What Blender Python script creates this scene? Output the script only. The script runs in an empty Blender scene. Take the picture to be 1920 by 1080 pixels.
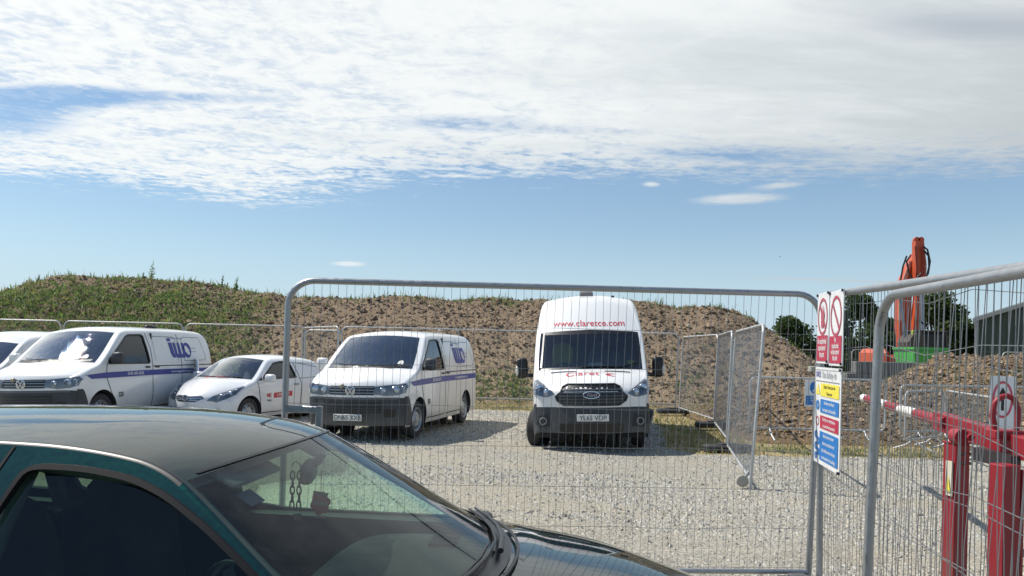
import bpy, math, random
import numpy as np
from mathutils import Vector, Matrix
from mathutils.bvhtree import BVHTree
from mathutils.geometry import delaunay_2d_cdt
R = math.radians
rng = np.random.default_rng(7); random.seed(7)
S = bpy.context.scene
COL = S.collection
# ------------------------------------------------------------ camera
CAMH = 1.67; F = 1440.; CX = 960.; CY = 655.; ROLL = R(1.3)
cd = bpy.data.cameras.new('camera'); cam = bpy.data.objects.new('camera', cd); COL.objects.link(cam)
cd.sensor_width = 36; cd.lens = 27; cd.shift_y = (CY-540)/1920; cd.clip_start = .05; cd.clip_end = 5000
cam.matrix_world = Matrix.Translation((0, 0, CAMH)) @ Matrix.Rotation(R(90), 4, 'X') @ Matrix.Rotation(ROLL, 4, 'Z')
S.camera = cam
# ------------------------------------------------------------ node helper
class NT:
    def __init__(s, tree): s.t = tree; s.n = tree.nodes; s.l = tree.links
    def new(s, typ, **kw):
        n = s.n.new(typ)
        for k, v in kw.items(): setattr(n, k, v)
        return n
    def put(s, inp, v):
        if isinstance(v, X): v = v.s
        if hasattr(v, 'is_output'): s.l.new(v, inp)
        else: inp.default_value = v
    def m(s, op, a, b=None, c=None, clamp=False):
        n = s.new('ShaderNodeMath', operation=op, use_clamp=clamp); s.put(n.inputs[0], a)
        if b is not None: s.put(n.inputs[1], b)
        if c is not None: s.put(n.inputs[2], c)
        return X(s, n.outputs[0])
    def noise(s, vec, scale, detail=4, rough=.55, dist=0.):
        n = s.new('ShaderNodeTexNoise')
        if vec is not None: s.put(n.inputs['Vector'], vec)
        n.inputs['Scale'].default_value = scale; n.inputs['Detail'].default_value = detail
        n.inputs['Roughness'].default_value = rough; n.inputs['Distortion'].default_value = dist
        return X(s, n.outputs['Fac'])
    def vor(s, vec, scale, feat='F1', out='Distance', rnd=1.):
        n = s.new('ShaderNodeTexVoronoi', feature=feat)
        if vec is not None: s.put(n.inputs['Vector'], vec)
        n.inputs['Scale'].default_value = scale; n.inputs['Randomness'].default_value = rnd
        return X(s, n.outputs[out])
    def ss(s, x, a, b):
        n = s.new('ShaderNodeMapRange', interpolation_type='SMOOTHSTEP'); s.put(n.inputs[0], x)
        n.inputs[1].default_value = a; n.inputs[2].default_value = b
        return X(s, n.outputs[0])
    def lin(s, x, a, b, c=0., d=1.):
        n = s.new('ShaderNodeMapRange'); s.put(n.inputs[0], x)
        for i, v in enumerate((a, b, c, d)): n.inputs[1+i].default_value = v
        return X(s, n.outputs[0])
    def mix(s, f, a, b, blend='MIX'):
        n = s.new('ShaderNodeMix', data_type='RGBA', blend_type=blend)
        s.put(n.inputs[0], f)
        for i, v in ((6, a), (7, b)):
            if isinstance(v, (tuple, list)) and len(v) == 3: v = (*v, 1)
            s.put(n.inputs[i], v)
        return X(s, n.outputs[2])
    def comb(s, x, y, z):
        n = s.new('ShaderNodeCombineXYZ')
        for i, v in enumerate((x, y, z)): s.put(n.inputs[i], v)
        return X(s, n.outputs[0])
    def sep(s, v):
        n = s.new('ShaderNodeSeparateXYZ'); s.put(n.inputs[0], v)
        return [X(s, o) for o in n.outputs]
class X:
    def __init__(s, nt, sock): s.nt = nt; s.s = sock
    def __add__(s, o): return s.nt.m('ADD', s, o)
    __radd__ = __add__
    def __sub__(s, o): return s.nt.m('SUBTRACT', s, o)
    def __rsub__(s, o): return s.nt.m('SUBTRACT', o, s)
    def __mul__(s, o): return s.nt.m('MULTIPLY', s, o)
    __rmul__ = __mul__
    def __truediv__(s, o): return s.nt.m('DIVIDE', s, o)
    def exp(s): return s.nt.m('EXPONENT', s)
    def max(s, o): return s.nt.m('MAXIMUM', s, o)
    def min(s, o): return s.nt.m('MINIMUM', s, o)
    def cl(s): return s.nt.m('MULTIPLY', s, 1., clamp=True)
# ------------------------------------------------------------ world
SUN_AZ = R(-72); SUN_EL = R(56)
W = bpy.data.worlds.new('World'); S.world = W; W.use_nodes = True
nt = NT(W.node_tree); nt.n.clear()
sky = nt.new('ShaderNodeTexSky', sky_type='NISHITA', sun_disc=False, sun_elevation=SUN_EL, sun_rotation=SUN_AZ)
sky.air_density = 1.15; sky.dust_density = .1; sky.ozone_density = 3.0; sky.altitude = 50
SKY_STR = .10
g = nt.new('ShaderNodeTexCoord').outputs['Generated']
dx, dy, dz = nt.sep(X(nt, g))
zc = dz.max(.015)
PX = dx/zc; PY = dy/zc
dyp = dy.max(.05); sx = dx/dyp; tz = dz/dyp
P2 = nt.comb(PX, PY, 0.)
fine = nt.noise(P2, 16, 5, .62, .4)
mid = nt.noise(P2, 4.2, 5, .6, .6)
big = nt.noise(nt.comb(PX*.35, PY*.9, 3.1), 1.3, 4, .55, .3)
def ga(u, v, u0, v0, su, sv):
    a = (u-u0)/su; b = (v-v0)/sv
    return ((a*a+b*b)*-1.).exp()
Ye = 4.42 - PX*.13 + ga(PX, PY*0., -1.75, 0., .75, 1.)*.75
strk = nt.noise(nt.comb(PX*.9+PY*.5, PY*2.6-PX*.5, 5.), 3.4, 6, .65, .8)
edge = Ye - PY + (mid-.5)*1.0 + (fine-.5)*.75 + (big-.5)*.8 + (strk-.5)*1.5
deck = nt.ss(edge, -.30, .75)*nt.ss(PY + (big-.5)*1.2 + (mid-.5)*.6, .35, 1.35)
h1 = ga(sx, tz, -.60, .316, .10, .016)*1.4 + ga(sx, tz, -.66, .285, .09, .028)*1.15 + ga(sx, tz, -.42, .318, .16, .010)*.75
h2 = ga(sx, tz, -.08, .293, .11, .013)*.85 + ga(sx, tz, .10, .287, .12, .008)*.6
h3 = ga(sx, tz, .30, .262, .19, .015)*.85 + ga(sx, tz, -.15, .235, .2, .012)*.45
holes = (h1+h2+h3)*1.05 + (fine-.5)*2.2*(h1+h2+h3).cl() + (mid-.5)*1.6*(h1+h2+h3).cl()
leftness = nt.ss(PX, 1.0, -2.0)
rip = nt.ss(fine, .36, .62)
thin = (1. - rip)*.55*leftness*nt.ss(PY, 1.0, 2.6) + (1.-nt.ss(fine, .38, .6))*.30*nt.ss(edge, 1.3, .1)*nt.ss(PX, 1.6, -.2) + (1.-nt.ss(strk, .36, .58))*.28*nt.ss(PY, 1.6, 3.0)*nt.ss(PX, 2.2, -.5)
cover = (deck - nt.ss(holes, .30, 1.25)*.85 - thin*.75*nt.ss(mid, .62, .38)).cl()*.97
lone = ga(sx, tz + sx*-.06, .292, .1855-.0005, .062, .0075)*1.3 + ga(sx, tz+sx*-.10, .345, .187, .04, .005) + ga(sx, tz, .176, .219, .013, .004)*1.1 + ga(sx, tz, -.215, .1065, .024, .0038)*1.2 \
     + ga(sx, tz, .03, .2105, .04, .004)*.4
lone = nt.ss(lone + (fine-.5)*.9*lone.cl(), .25, 1.1)*.72
trail = nt.ss(((tz-.1045+sx*.012)/.0022)*((tz-.1045+sx*.012)/.0022)*-1., -1.3, 0.)*nt.ss(sx, .28, .36)*nt.ss(sx, .60, .5)*.45
cover = (cover + lone + trail).cl()*nt.ss(dz, 0., .05)
grey = nt.ss(PX*.42 + (big-.5)*3.0 + (strk-.5)*1.3, -.30, 1.1)
shade = nt.mix(grey, (.80, .825, .82), (.58, .63, .65))
shade = nt.mix(ga(sx, tz, .60, .435, .16, .022)*.8, shade, (.42, .46, .53))
shade = nt.mix(nt.ss(fine+(mid-.5)*.4, .62, .38)*.30*leftness, shade, (.62, .70, .77))
glow = ga(sx, tz, -.95, .62, .62, .35)
shade = nt.mix(glow*.6, shade, (1.0, 1.0, .96))
sund = dx*(math.sin(SUN_AZ)*math.cos(SUN_EL)) + dy*(math.cos(SUN_AZ)*math.cos(SUN_EL)) + dz*math.sin(SUN_EL)
shade = nt.mix(nt.ss(sund, .45, -.55), shade, (.30, .325, .35))
skyc = nt.new('ShaderNodeMix', data_type='RGBA', blend_type='MULTIPLY'); skyc.inputs[0].default_value = 1
nt.put(skyc.inputs[6], sky.outputs[0]); skyc.inputs[7].default_value = (SKY_STR*.98, SKY_STR*1.0, SKY_STR*1.0, 1)
skyh = nt.mix(nt.ss(dz, .17, -.02)*.85, X(nt, skyc.outputs[2]), (.42, .575, .76))
skyh = nt.mix(.10, skyh, (.36, .50, .66))
fin = nt.mix(cover, skyh, shade)
bg = nt.new('ShaderNodeBackground'); nt.put(bg.inputs[0], fin); bg.inputs[1].default_value = 1.0
wo = nt.new('ShaderNodeOutputWorld'); nt.l.new(bg.outputs[0], wo.inputs[0])
sd = bpy.data.lights.new('sun', 'SUN'); sun = bpy.data.objects.new('sun', sd); COL.objects.link(sun)
sd.energy = 4.6; sd.angle = R(.5); sd.color = (1, .95, .87)
SD = Vector((math.sin(SUN_AZ)*math.cos(SUN_EL), math.cos(SUN_AZ)*math.cos(SUN_EL), math.sin(SUN_EL)))
sun.rotation_euler = SD.to_track_quat('Z', 'Y').to_euler(); sun.location = (-10, 10, 30)
S.view_settings.view_transform = 'Standard'; S.view_settings.look = 'None'
S.view_settings.exposure = 0.22; S.view_settings.gamma = 1; S.view_settings.use_curve_mapping = False
S.render.engine = 'CYCLES'
try:
    S.cycles.max_bounces = 8; S.cycles.transparent_max_bounces = 24; S.cycles.glossy_bounces = 4
except Exception: pass
# ------------------------------------------------------------ pixel -> place
def ray(u, v):
    a = (u-CX)/F; b = -(v-CY)/F; c, s = math.cos(ROLL), math.sin(ROLL)
    return a*c-b*s, a*s+b*c
def at(u, v, Y):
    x, z = ray(u, v); return Vector((x*Y, Y, CAMH+z*Y))
def grd(u, v, z=0.):
    x, zz = ray(u, v); d = (z-CAMH)/zz; return Vector((x*d, d, z))
# ------------------------------------------------------------ materials
MATS = {}
def mat(name, col=(.5, .5, .5), rough=.5, metal=0., spec=.5, coat=0., var=0., vscale=8., bump=0., bscale=40., dirt=None):
    if name in MATS: return MATS[name]
    m = bpy.data.materials.new(name); m.use_nodes = True; n = NT(m.node_tree)
    b = n.n['Principled BSDF']; b.inputs['Base Color'].default_value = (*col, 1)
    b.inputs['Roughness'].default_value = rough; b.inputs['Metallic'].default_value = metal
    b.inputs['Specular IOR Level'].default_value = spec; b.inputs['Coat Weight'].default_value = coat
    b.inputs['Coat Roughness'].default_value = .04
    tc = n.new('ShaderNodeTexCoord').outputs['Object']
    c = None
    if var:
        f = n.noise(tc, vscale, 5, .6)
        c = n.mix(f, tuple(x*(1-var) for x in col), tuple(min(1, x*(1+var)) for x in col))
        n.put(b.inputs['Roughness'], n.lin(f, .3, .7, max(.02, rough-.12), min(1, rough+.12)))
    if dirt:
        geo = n.new('ShaderNodeTexCoord').outputs['Object']; _, _, z = n.sep(X(n, geo))
        f2 = n.noise(geo, 6, 6, .7)
        k = (n.ss(z + (f2-.5)*.5, dirt[0], dirt[1])*dirt[2] + n.ss(f2, .5, .8)*.10).cl()
        c = n.mix(k, c if c is not None else col, dirt[3])
        n.put(b.inputs['Roughness'], n.lin(k, 0, 1, rough, .7)); n.put(b.inputs['Coat Weight'], n.lin(k, 0, .8, coat, 0))
    if c is not None: n.put(b.inputs['Base Color'], c)
    if bump:
        bp = n.new('ShaderNodeBump'); bp.inputs['Strength'].default_value = bump; bp.inputs['Distance'].default_value = .01
        n.put(bp.inputs['Height'], n.noise(tc, bscale, 4, .6)); n.put(b.inputs['Normal'], X(n, bp.outputs[0]))
    MATS[name] = m; return m
def leafmat(name, col, tr=.4):
    if name in MATS: return MATS[name]
    m = bpy.data.materials.new(name); m.use_nodes = True; n = NT(m.node_tree); n.n.remove(n.n['Principled BSDF'])
    tc = n.new('ShaderNodeTexCoord').outputs['Object']; f = n.noise(tc, 2.5, 4, .6); c = n.mix(f, tuple(x*.65 for x in col), tuple(x*1.35 for x in col))
    d = n.new('ShaderNodeBsdfDiffuse'); t = n.new('ShaderNodeBsdfTranslucent'); n.put(d.inputs[0], c); n.put(t.inputs[0], n.mix(.5, c, (col[0]*1.6, col[1]*1.7, col[2]*.8)))
    x = n.new('ShaderNodeMixShader'); x.inputs[0].default_value = tr; n.l.new(d.outputs[0], x.inputs[1]); n.l.new(t.outputs[0], x.inputs[2]); n.l.new(x.outputs[0], n.n['Material Output'].inputs[0])
    MATS[name] = m; return m
def glassmat(name, tint=(.7, .8, .78), refl=1., dust=.0, ior=1.5, dscale=9., warp=0.):
    if name in MATS: return MATS[name]
    m = bpy.data.materials.new(name); m.use_nodes = True; n = NT(m.node_tree); n.n.remove(n.n['Principled BSDF'])
    t = n.new('ShaderNodeBsdfTransparent'); t.inputs[0].default_value = (*tint, 1)
    gl = n.new('ShaderNodeBsdfGlossy'); gl.inputs['Roughness'].default_value = .015; gl.inputs[0].default_value = (.95, .97, 1, 1)
    fr = n.new('ShaderNodeFresnel'); fr.inputs[0].default_value = ior
    if warp:
        bp = n.new('ShaderNodeBump'); bp.inputs['Strength'].default_value = warp; bp.inputs['Distance'].default_value = .02
        n.put(bp.inputs['Height'], n.noise(n.new('ShaderNodeTexCoord').outputs['Object'], 4.5, 3, .5, 1.5)); n.put(gl.inputs['Normal'], X(n, bp.outputs[0]))
    mx = n.new('ShaderNodeMixShader'); n.put(mx.inputs[0], (X(n, fr.outputs[0])*refl).cl())
    n.l.new(t.outputs[0], mx.inputs[1]); n.l.new(gl.outputs[0], mx.inputs[2])
    out = mx.outputs[0]
    if dust:
        df = n.new('ShaderNodeBsdfDiffuse'); df.inputs[0].default_value = (.5, .5, .47, 1)
        tc = n.new('ShaderNodeTexCoord').outputs['Object']
        k = n.ss(n.noise(tc, dscale, 8, .72, .8), .42, .80)*dust*2 + n.ss(n.noise(tc, 170, 2, .5), .68, .74)*dust*2.5 + dust*.1
        m2 = n.new('ShaderNodeMixShader'); n.put(m2.inputs[0], k.cl()); n.l.new(out, m2.inputs[1]); n.l.new(df.outputs[0], m2.inputs[2]); out = m2.outputs[0]
    n.l.new(out, n.n['Material Output'].inputs[0]); MATS[name] = m; return m
white = mat('white_paint', (.75, .75, .735), .32, coat=.7, var=.03, vscale=3, dirt=(.75, .25, .55, (.36, .33, .27)))
plast = mat('dark_plastic', (.042, .046, .052), .5, spec=.45, var=.25, vscale=10, dirt=(.6, .2, .35, (.2, .19, .17)))
black = mat('black_trim', (.012, .012, .014), .35)
gap = mat('shut_line', (.02, .02, .02), .9)
void = mat('dark_interior', (.035, .036, .04), .8, var=.3)
rubber = mat('tyre_rubber', (.028, .028, .03), .8, var=.4, bump=.4, dirt=None)
steelrim = mat('steel_rim', (.42, .43, .44), .4, metal=.6, var=.3, vscale=14)
chrome = mat('chrome', (.75, .76, .78), .16, metal=1.)
lens = mat('lamp_reflector', (.62, .65, .7), .12, metal=.8, var=.2, vscale=25)
lampglass = glassmat('lamp_glass', (.85, .88, .9), 1.2)
vwglass = glassmat('van_windscreen_glass', (.66, .74, .74), 3.8, .012, warp=.45)
sideglass = glassmat('van_side_glass', (.28, .33, .36), 1.6, .006)
blue = mat('logo_blue', (.032, .045, .26), .4)
red = mat('logo_red', (.55, .03, .05), .4)
plate_w = mat('plate_white', (.72, .72, .68), .5, var=.06)
ink = mat('plate_black', (.012, .012, .012), .5)
galv = mat('galvanised_steel', (.34, .355, .37), .38, metal=.7, var=.22, vscale=22, bump=.15)
galvw = mat('galvanised_wire', (.26, .27, .28), .45, metal=.6, var=.2, vscale=9)
galvl = mat('pale_galvanised_tube', (.46, .47, .47), .45, metal=.4, var=.15, vscale=20)
concrete = mat('foot_concrete', (.26, .26, .25), .9, var=.25, bump=.6)
blackrub = mat('foot_rubber', (.035, .035, .037), .75, var=.3, bump=.5)
# ------------------------------------------------------------ mesh helpers
class MB:
    def __init__(s): s.v = []; s.f = []; s.mi = []; s.cur = 0
    def add(s, vs, fs):
        o = len(s.v); s.v.extend([tuple(v) for v in vs]); s.f.extend([tuple(i+o for i in f) for f in fs]); s.mi.extend([s.cur]*len(fs)); return s
    def box(s, c, d, rot=None, bev=0.):
        x, y, z = d[0]/2, d[1]/2, d[2]/2
        if bev:
            b = min(bev, x*.9, y*.9, z*.9); vs = []; fs = []
            idx = {}
            for i in (-1, 1):
                for j in (-1, 1):
                    for k in (-1, 1):
                        for a in range(3):
                            p = [i*x, j*y, k*z]
                            for q in range(3):
                                if q != a: p[q] -= (i, j, k)[q]*b
                            idx[(i, j, k, a)] = len(vs); vs.append(p)
            def q(*ks): fs.append(tuple(idx[k] for k in ks))
            for s_ in (-1, 1):
                q((s_, -1, -1, 0), (s_, 1, -1, 0), (s_, 1, 1, 0), (s_, -1, 1, 0))
                q((-1, s_, -1, 1), (1, s_, -1, 1), (1, s_, 1, 1), (-1, s_, 1, 1))
                q((-1, -1, s_, 2), (1, -1, s_, 2), (1, 1, s_, 2), (-1, 1, s_, 2))
                for t_ in (-1, 1):
                    q((s_, t_, -1, 0), (s_, t_, 1, 0), (s_, t_, 1, 1), (s_, t_, -1, 1))
                    q((s_, -1, t_, 0), (s_, 1, t_, 0), (s_, 1, t_, 2), (s_, -1, t_, 2))
                    q((-1, s_, t_, 1), (1, s_, t_, 1), (1, s_, t_, 2), (-1, s_, t_, 2))
                    for u_ in (-1, 1): q((s_, t_, u_, 0), (s_, t_, u_, 1), (s_, t_, u_, 2))
        else:
            vs = [(i*x, j*y, k*z) for i in (-1, 1) for j in (-1, 1) for k in (-1, 1)]
            fs = [(0, 1, 3, 2), (4, 6, 7, 5), (0, 4, 5, 1), (2, 3, 7, 6), (0, 2, 6, 4), (1, 5, 7, 3)]
        M = rot if rot is not None else Matrix.Identity(3)
        return s.add([tuple(M @ Vector(v) + Vector(c)) for v in vs], fs)
    def bar(s, a, b, w, h, up=(0, 0, 1), bev=0.):
        a = Vector(a); b = Vector(b); d = (b-a); L = d.length; d.normalize(); u = Vector(up)
        sdir = d.cross(u); sdir = sdir.normalized() if sdir.length > 1e-4 else Vector((1, 0, 0)); u = sdir.cross(d)
        M = Matrix((d, sdir, u)).transposed()
        return s.box((a+b)/2, (L, w, h), M, bev)
    def tube(s, path, r, n=8, cap=True, closed=False):
        P = [Vector(p) for p in path]; N = len(P); rs = r if isinstance(r, (list, tuple)) else [r]*N
        vs = []; prev = None
        for i, p in enumerate(P):
            if closed: t = P[(i+1) % N]-P[i-1]
            else: t = P[min(i+1, N-1)]-P[max(i-1, 0)]
            t.normalize()
            if prev is None:
                prev = t.orthogonal().normalized()
            prev = (prev - t*prev.dot(t)).normalized(); q = t.cross(prev)
            for k in range(n):
                a = 2*math.pi*k/n; vs.append(p + (prev*math.cos(a)+q*math.sin(a))*rs[i])
        fs = []
        for i in range(N if closed else N-1):
            for k in range(n):
                j = (i+1) % N
                fs.append((i*n+k, i*n+(k+1) % n, j*n+(k+1) % n, j*n+k))
        if cap and not closed: fs.append(tuple(range(n-1, -1, -1))); fs.append(tuple((N-1)*n+k for k in range(n)))
        return s.add(vs, fs)
    def lathe(s, prof, c, axis='Y', n=28):
        vs = []; fs = []
        for (r, h) in prof:
            for k in range(n):
                a = 2*math.pi*k/n; u, v = r*math.cos(a), r*math.sin(a)
                vs.append({'Y': (c[0]+u, c[1]+h, c[2]+v), 'Z': (c[0]+u, c[1]+v, c[2]+h), 'X': (c[0]+h, c[1]+u, c[2]+v)}[axis])
        for i in range(len(prof)-1):
            for k in range(n): fs.append((i*n+k, i*n+(k+1) % n, (i+1)*n+(k+1) % n, (i+1)*n+k))
        return s.add(vs, fs)
    def blob(s, c, d, e=.5, rot=None, nu=14, nv=9):
        def sg(x, p): return math.copysign(abs(x)**p, x)
        vs = []; fs = []; M = rot if rot is not None else Matrix.Identity(3)
        for j in range(nv+1):
            b = -math.pi/2+math.pi*j/nv
            for i in range(nu):
                a = 2*math.pi*i/nu
                p = Vector((d[0]*sg(math.cos(b), e)*sg(math.cos(a), e), d[1]*sg(math.cos(b), e)*sg(math.sin(a), e), d[2]*sg(math.sin(b), e)))
                vs.append(M @ p + Vector(c))
        for j in range(nv):
            for i in range(nu): fs.append((j*nu+i, j*nu+(i+1) % nu, (j+1)*nu+(i+1) % nu, (j+1)*nu+i))
        return s.add(vs, fs)
    def build(s, name, mats, parent=None, sharp=35, loc=None):
        me = bpy.data.meshes.new(name); me.from_pydata(s.v, [], s.f)
        mats = mats if isinstance(mats, (list, tuple)) else [mats]
        for m in mats: me.materials.append(m)
        if len(mats) > 1: me.polygons.foreach_set('material_index', s.mi)
        if sharp is None: me.polygons.foreach_set('use_smooth', [False]*len(s.f))
        else:
            me.polygons.foreach_set('use_smooth', [True]*len(s.f)); me.set_sharp_from_angle(angle=R(sharp))
        me.update()
        o = bpy.data.objects.new(name, me); COL.objects.link(o)
        if parent: o.parent = parent
        if loc: o.location = loc
        return o
def tag(o, label=None, cat=None, group=None, kind=None):
    for k, v in (('label', label), ('category', cat), ('group', group), ('kind', kind)):
        if v: o[k] = v
    return o
def empty(name, loc=(0, 0, 0), rot=(0, 0, 0), label=None, cat=None, group=None):
    o = bpy.data.objects.new(name, None); COL.objects.link(o); o.location = loc; o.rotation_euler = rot
    o.empty_display_size = .2
    return tag(o, label, cat, group)
def kids(o): return [c for c in bpy.data.objects if c.parent == o]
def copy_tree(o, parent=None):
    idx = {}
    for c in bpy.data.objects:
        if c.parent: idx.setdefault(c.parent.name, []).append(c)
    def rec(o, parent):
        c = o.copy(); COL.objects.link(c); c.parent = parent
        for ch in idx.get(o.name, []): rec(ch, c)
        return c
    return rec(o, parent)
def rawmesh(name, V, T, m, parent=None, smooth=False, mi=None):
    me = bpy.data.meshes.new(name); V = np.asarray(V, np.float32); T = np.asarray(T, np.int32); k = T.shape[1]
    me.vertices.add(len(V)); me.vertices.foreach_set('co', V.ravel())
    me.loops.add(T.size); me.loops.foreach_set('vertex_index', T.ravel())
    me.polygons.add(len(T)); me.polygons.foreach_set('loop_start', np.arange(0, T.size, k, dtype=np.int32))
    try: me.polygons.foreach_set('loop_total', np.full(len(T), k, np.int32))
    except Exception: pass
    for x in (m if isinstance(m, (list, tuple)) else [m]): me.materials.append(x)
    me.polygons.foreach_set('use_smooth', np.full(len(T), smooth))
    if mi is not None: me.polygons.foreach_set('material_index', np.asarray(mi, np.int32))
    me.update(); me.validate()
    o = bpy.data.objects.new(name, me); COL.objects.link(o)
    if parent: o.parent = parent
    return o
def inpoly(P, poly):
    P = np.asarray(P); poly = np.asarray(poly); x, y = P[:, 0], P[:, 1]; r = np.zeros(len(P), bool); j = len(poly)-1
    for i in range(len(poly)):
        xi, yi = poly[i]; xj, yj = poly[j]
        if yi != yj:
            c = ((yi > y) != (yj > y)) & (x < (xj-xi)*(y-yi)/(yj-yi)+xi); r ^= c
        j = i
    return r
def dens(poly, h, closed=True):
    out = []; n = len(poly)
    for i in range(n if closed else n-1):
        a = np.array(poly[i], float); b = np.array(poly[(i+1) % n], float); k = max(1, int(math.ceil(np.linalg.norm(b-a)/h)))
        for j in range(k): out.append(tuple(a+(b-a)*j/k))
    if not closed: out.append(tuple(poly[-1]))
    return out
def fill(outline, holes=(), h=.08):
    loops = [dens(outline, h)]+[dens(q, h) for q in holes]
    pts = []; edges = []
    for L in loops:
        o = len(pts); pts += L; edges += [(o+i, o+(i+1) % len(L)) for i in range(len(L))]
    A = np.array(pts); lo, hi = A.min(0), A.max(0)
    gx, gy = np.meshgrid(np.arange(lo[0]+h/2, hi[0], h), np.arange(lo[1]+h/2, hi[1], h)); G = np.c_[gx.ravel(), gy.ravel()]
    if len(G):
        k = inpoly(G, outline)
        for q in holes: k &= ~inpoly(G, q)
        G = G[k]
        if len(G):
            d = np.min(np.linalg.norm(G[:, None]-A[None], axis=2), axis=1); G = G[d > h*.35]
    vs, _, fs, *_ = delaunay_2d_cdt([Vector(p) for p in pts]+[Vector(tuple(p)) for p in G], edges, [], 0, 1e-6)
    vs = np.array([tuple(v) for v in vs]); C = np.array([vs[list(f)].mean(0) for f in fs]); k = inpoly(C, outline)
    for q in holes: k &= ~inpoly(C, q)
    fs2 = []
    for f, kk in zip(fs, k):
        if not kk: continue
        f = list(f); a = 0
        for i in range(len(f)): p, q = vs[f[i]], vs[f[(i+1) % len(f)]]; a += p[0]*q[1]-p[1]*q[0]
        if abs(a) < 1e-9: continue
        fs2.append(f if a > 0 else f[::-1])
    return vs, fs2
_tc = {}
def textmesh(s, size=1., bold=0., shear=0., align='CENTER', xs=1., space=1.):
    key = (s, bold, shear, align, space)
    if key not in _tc:
        c = bpy.data.curves.new('t', 'FONT'); c.body = s; c.size = 1.; c.offset = bold; c.shear = shear; c.align_x = align; c.align_y = 'CENTER'; c.resolution_u = 3; c.space_character = space
        o = bpy.data.objects.new('t', c); COL.objects.link(o); dg = bpy.context.evaluated_depsgraph_get(); me = o.evaluated_get(dg).to_mesh()
        _tc[key] = (np.array([v.co[:2] for v in me.vertices]).reshape(-1, 2), [tuple(p.vertices) for p in me.polygons])
        bpy.data.objects.remove(o); bpy.data.curves.remove(c)
    v, f = _tc[key]; v = v.copy()*size; v[:, 0] *= xs; return v, f
def rrect(x0, y0, x1, y1, r=.02, n=4):
    out = []
    for cx, cy, a0 in ((x1-r, y0+r, -90), (x1-r, y1-r, 0), (x0+r, y1-r, 90), (x0+r, y0+r, 180)):
        for k in range(n+1): a = R(a0+90*k/n); out.append((cx+r*math.cos(a), cy+r*math.sin(a)))
    return out
def circ(cx, cy, rx, ry=None, n=20): ry = ry or rx; return [(cx+rx*math.cos(2*math.pi*k/n), cy+ry*math.sin(2*math.pi*k/n)) for k in range(n)]
def chaikin(P, it=2):
    for _ in range(it):
        P = [q for i in range(len(P)) for q in ((P[i][0]*.8+P[(i+1) % len(P)][0]*.2, P[i][1]*.8+P[(i+1) % len(P)][1]*.2), (P[i][0]*.2+P[(i+1) % len(P)][0]*.8, P[i][1]*.2+P[(i+1) % len(P)][1]*.8))]
    return P
def catmull(P, n, ten=.5):
    P = np.array(P, float); out = []
    for i in range(len(P)-1):
        p0 = P[max(i-1, 0)]; p1 = P[i]; p2 = P[i+1]; p3 = P[min(i+2, len(P)-1)]
        L = np.linalg.norm((p2-p1)[:2]); L0 = np.linalg.norm((p1-p0)[:2])+1e-6; L2 = np.linalg.norm((p3-p2)[:2])+1e-6
        m1 = (p2-p0)/(L+L0)*L if i > 0 else (p2-p1); m2 = (p3-p1)/(L+L2)*L if i < len(P)-2 else (p2-p1)
        m1 = m1*ten*2*.85+(p2-p1)*.15; m2 = m2*ten*2*.85+(p2-p1)*.15
        for k in range(n):
            t = k/n; t2, t3 = t*t, t*t*t
            out.append((2*t3-3*t2+1)*p1+(t3-2*t2+t)*m1+(-2*t3+3*t2)*p2+(t3-t2)*m2)
    out.append(P[-1]); return np.array(out)
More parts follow.
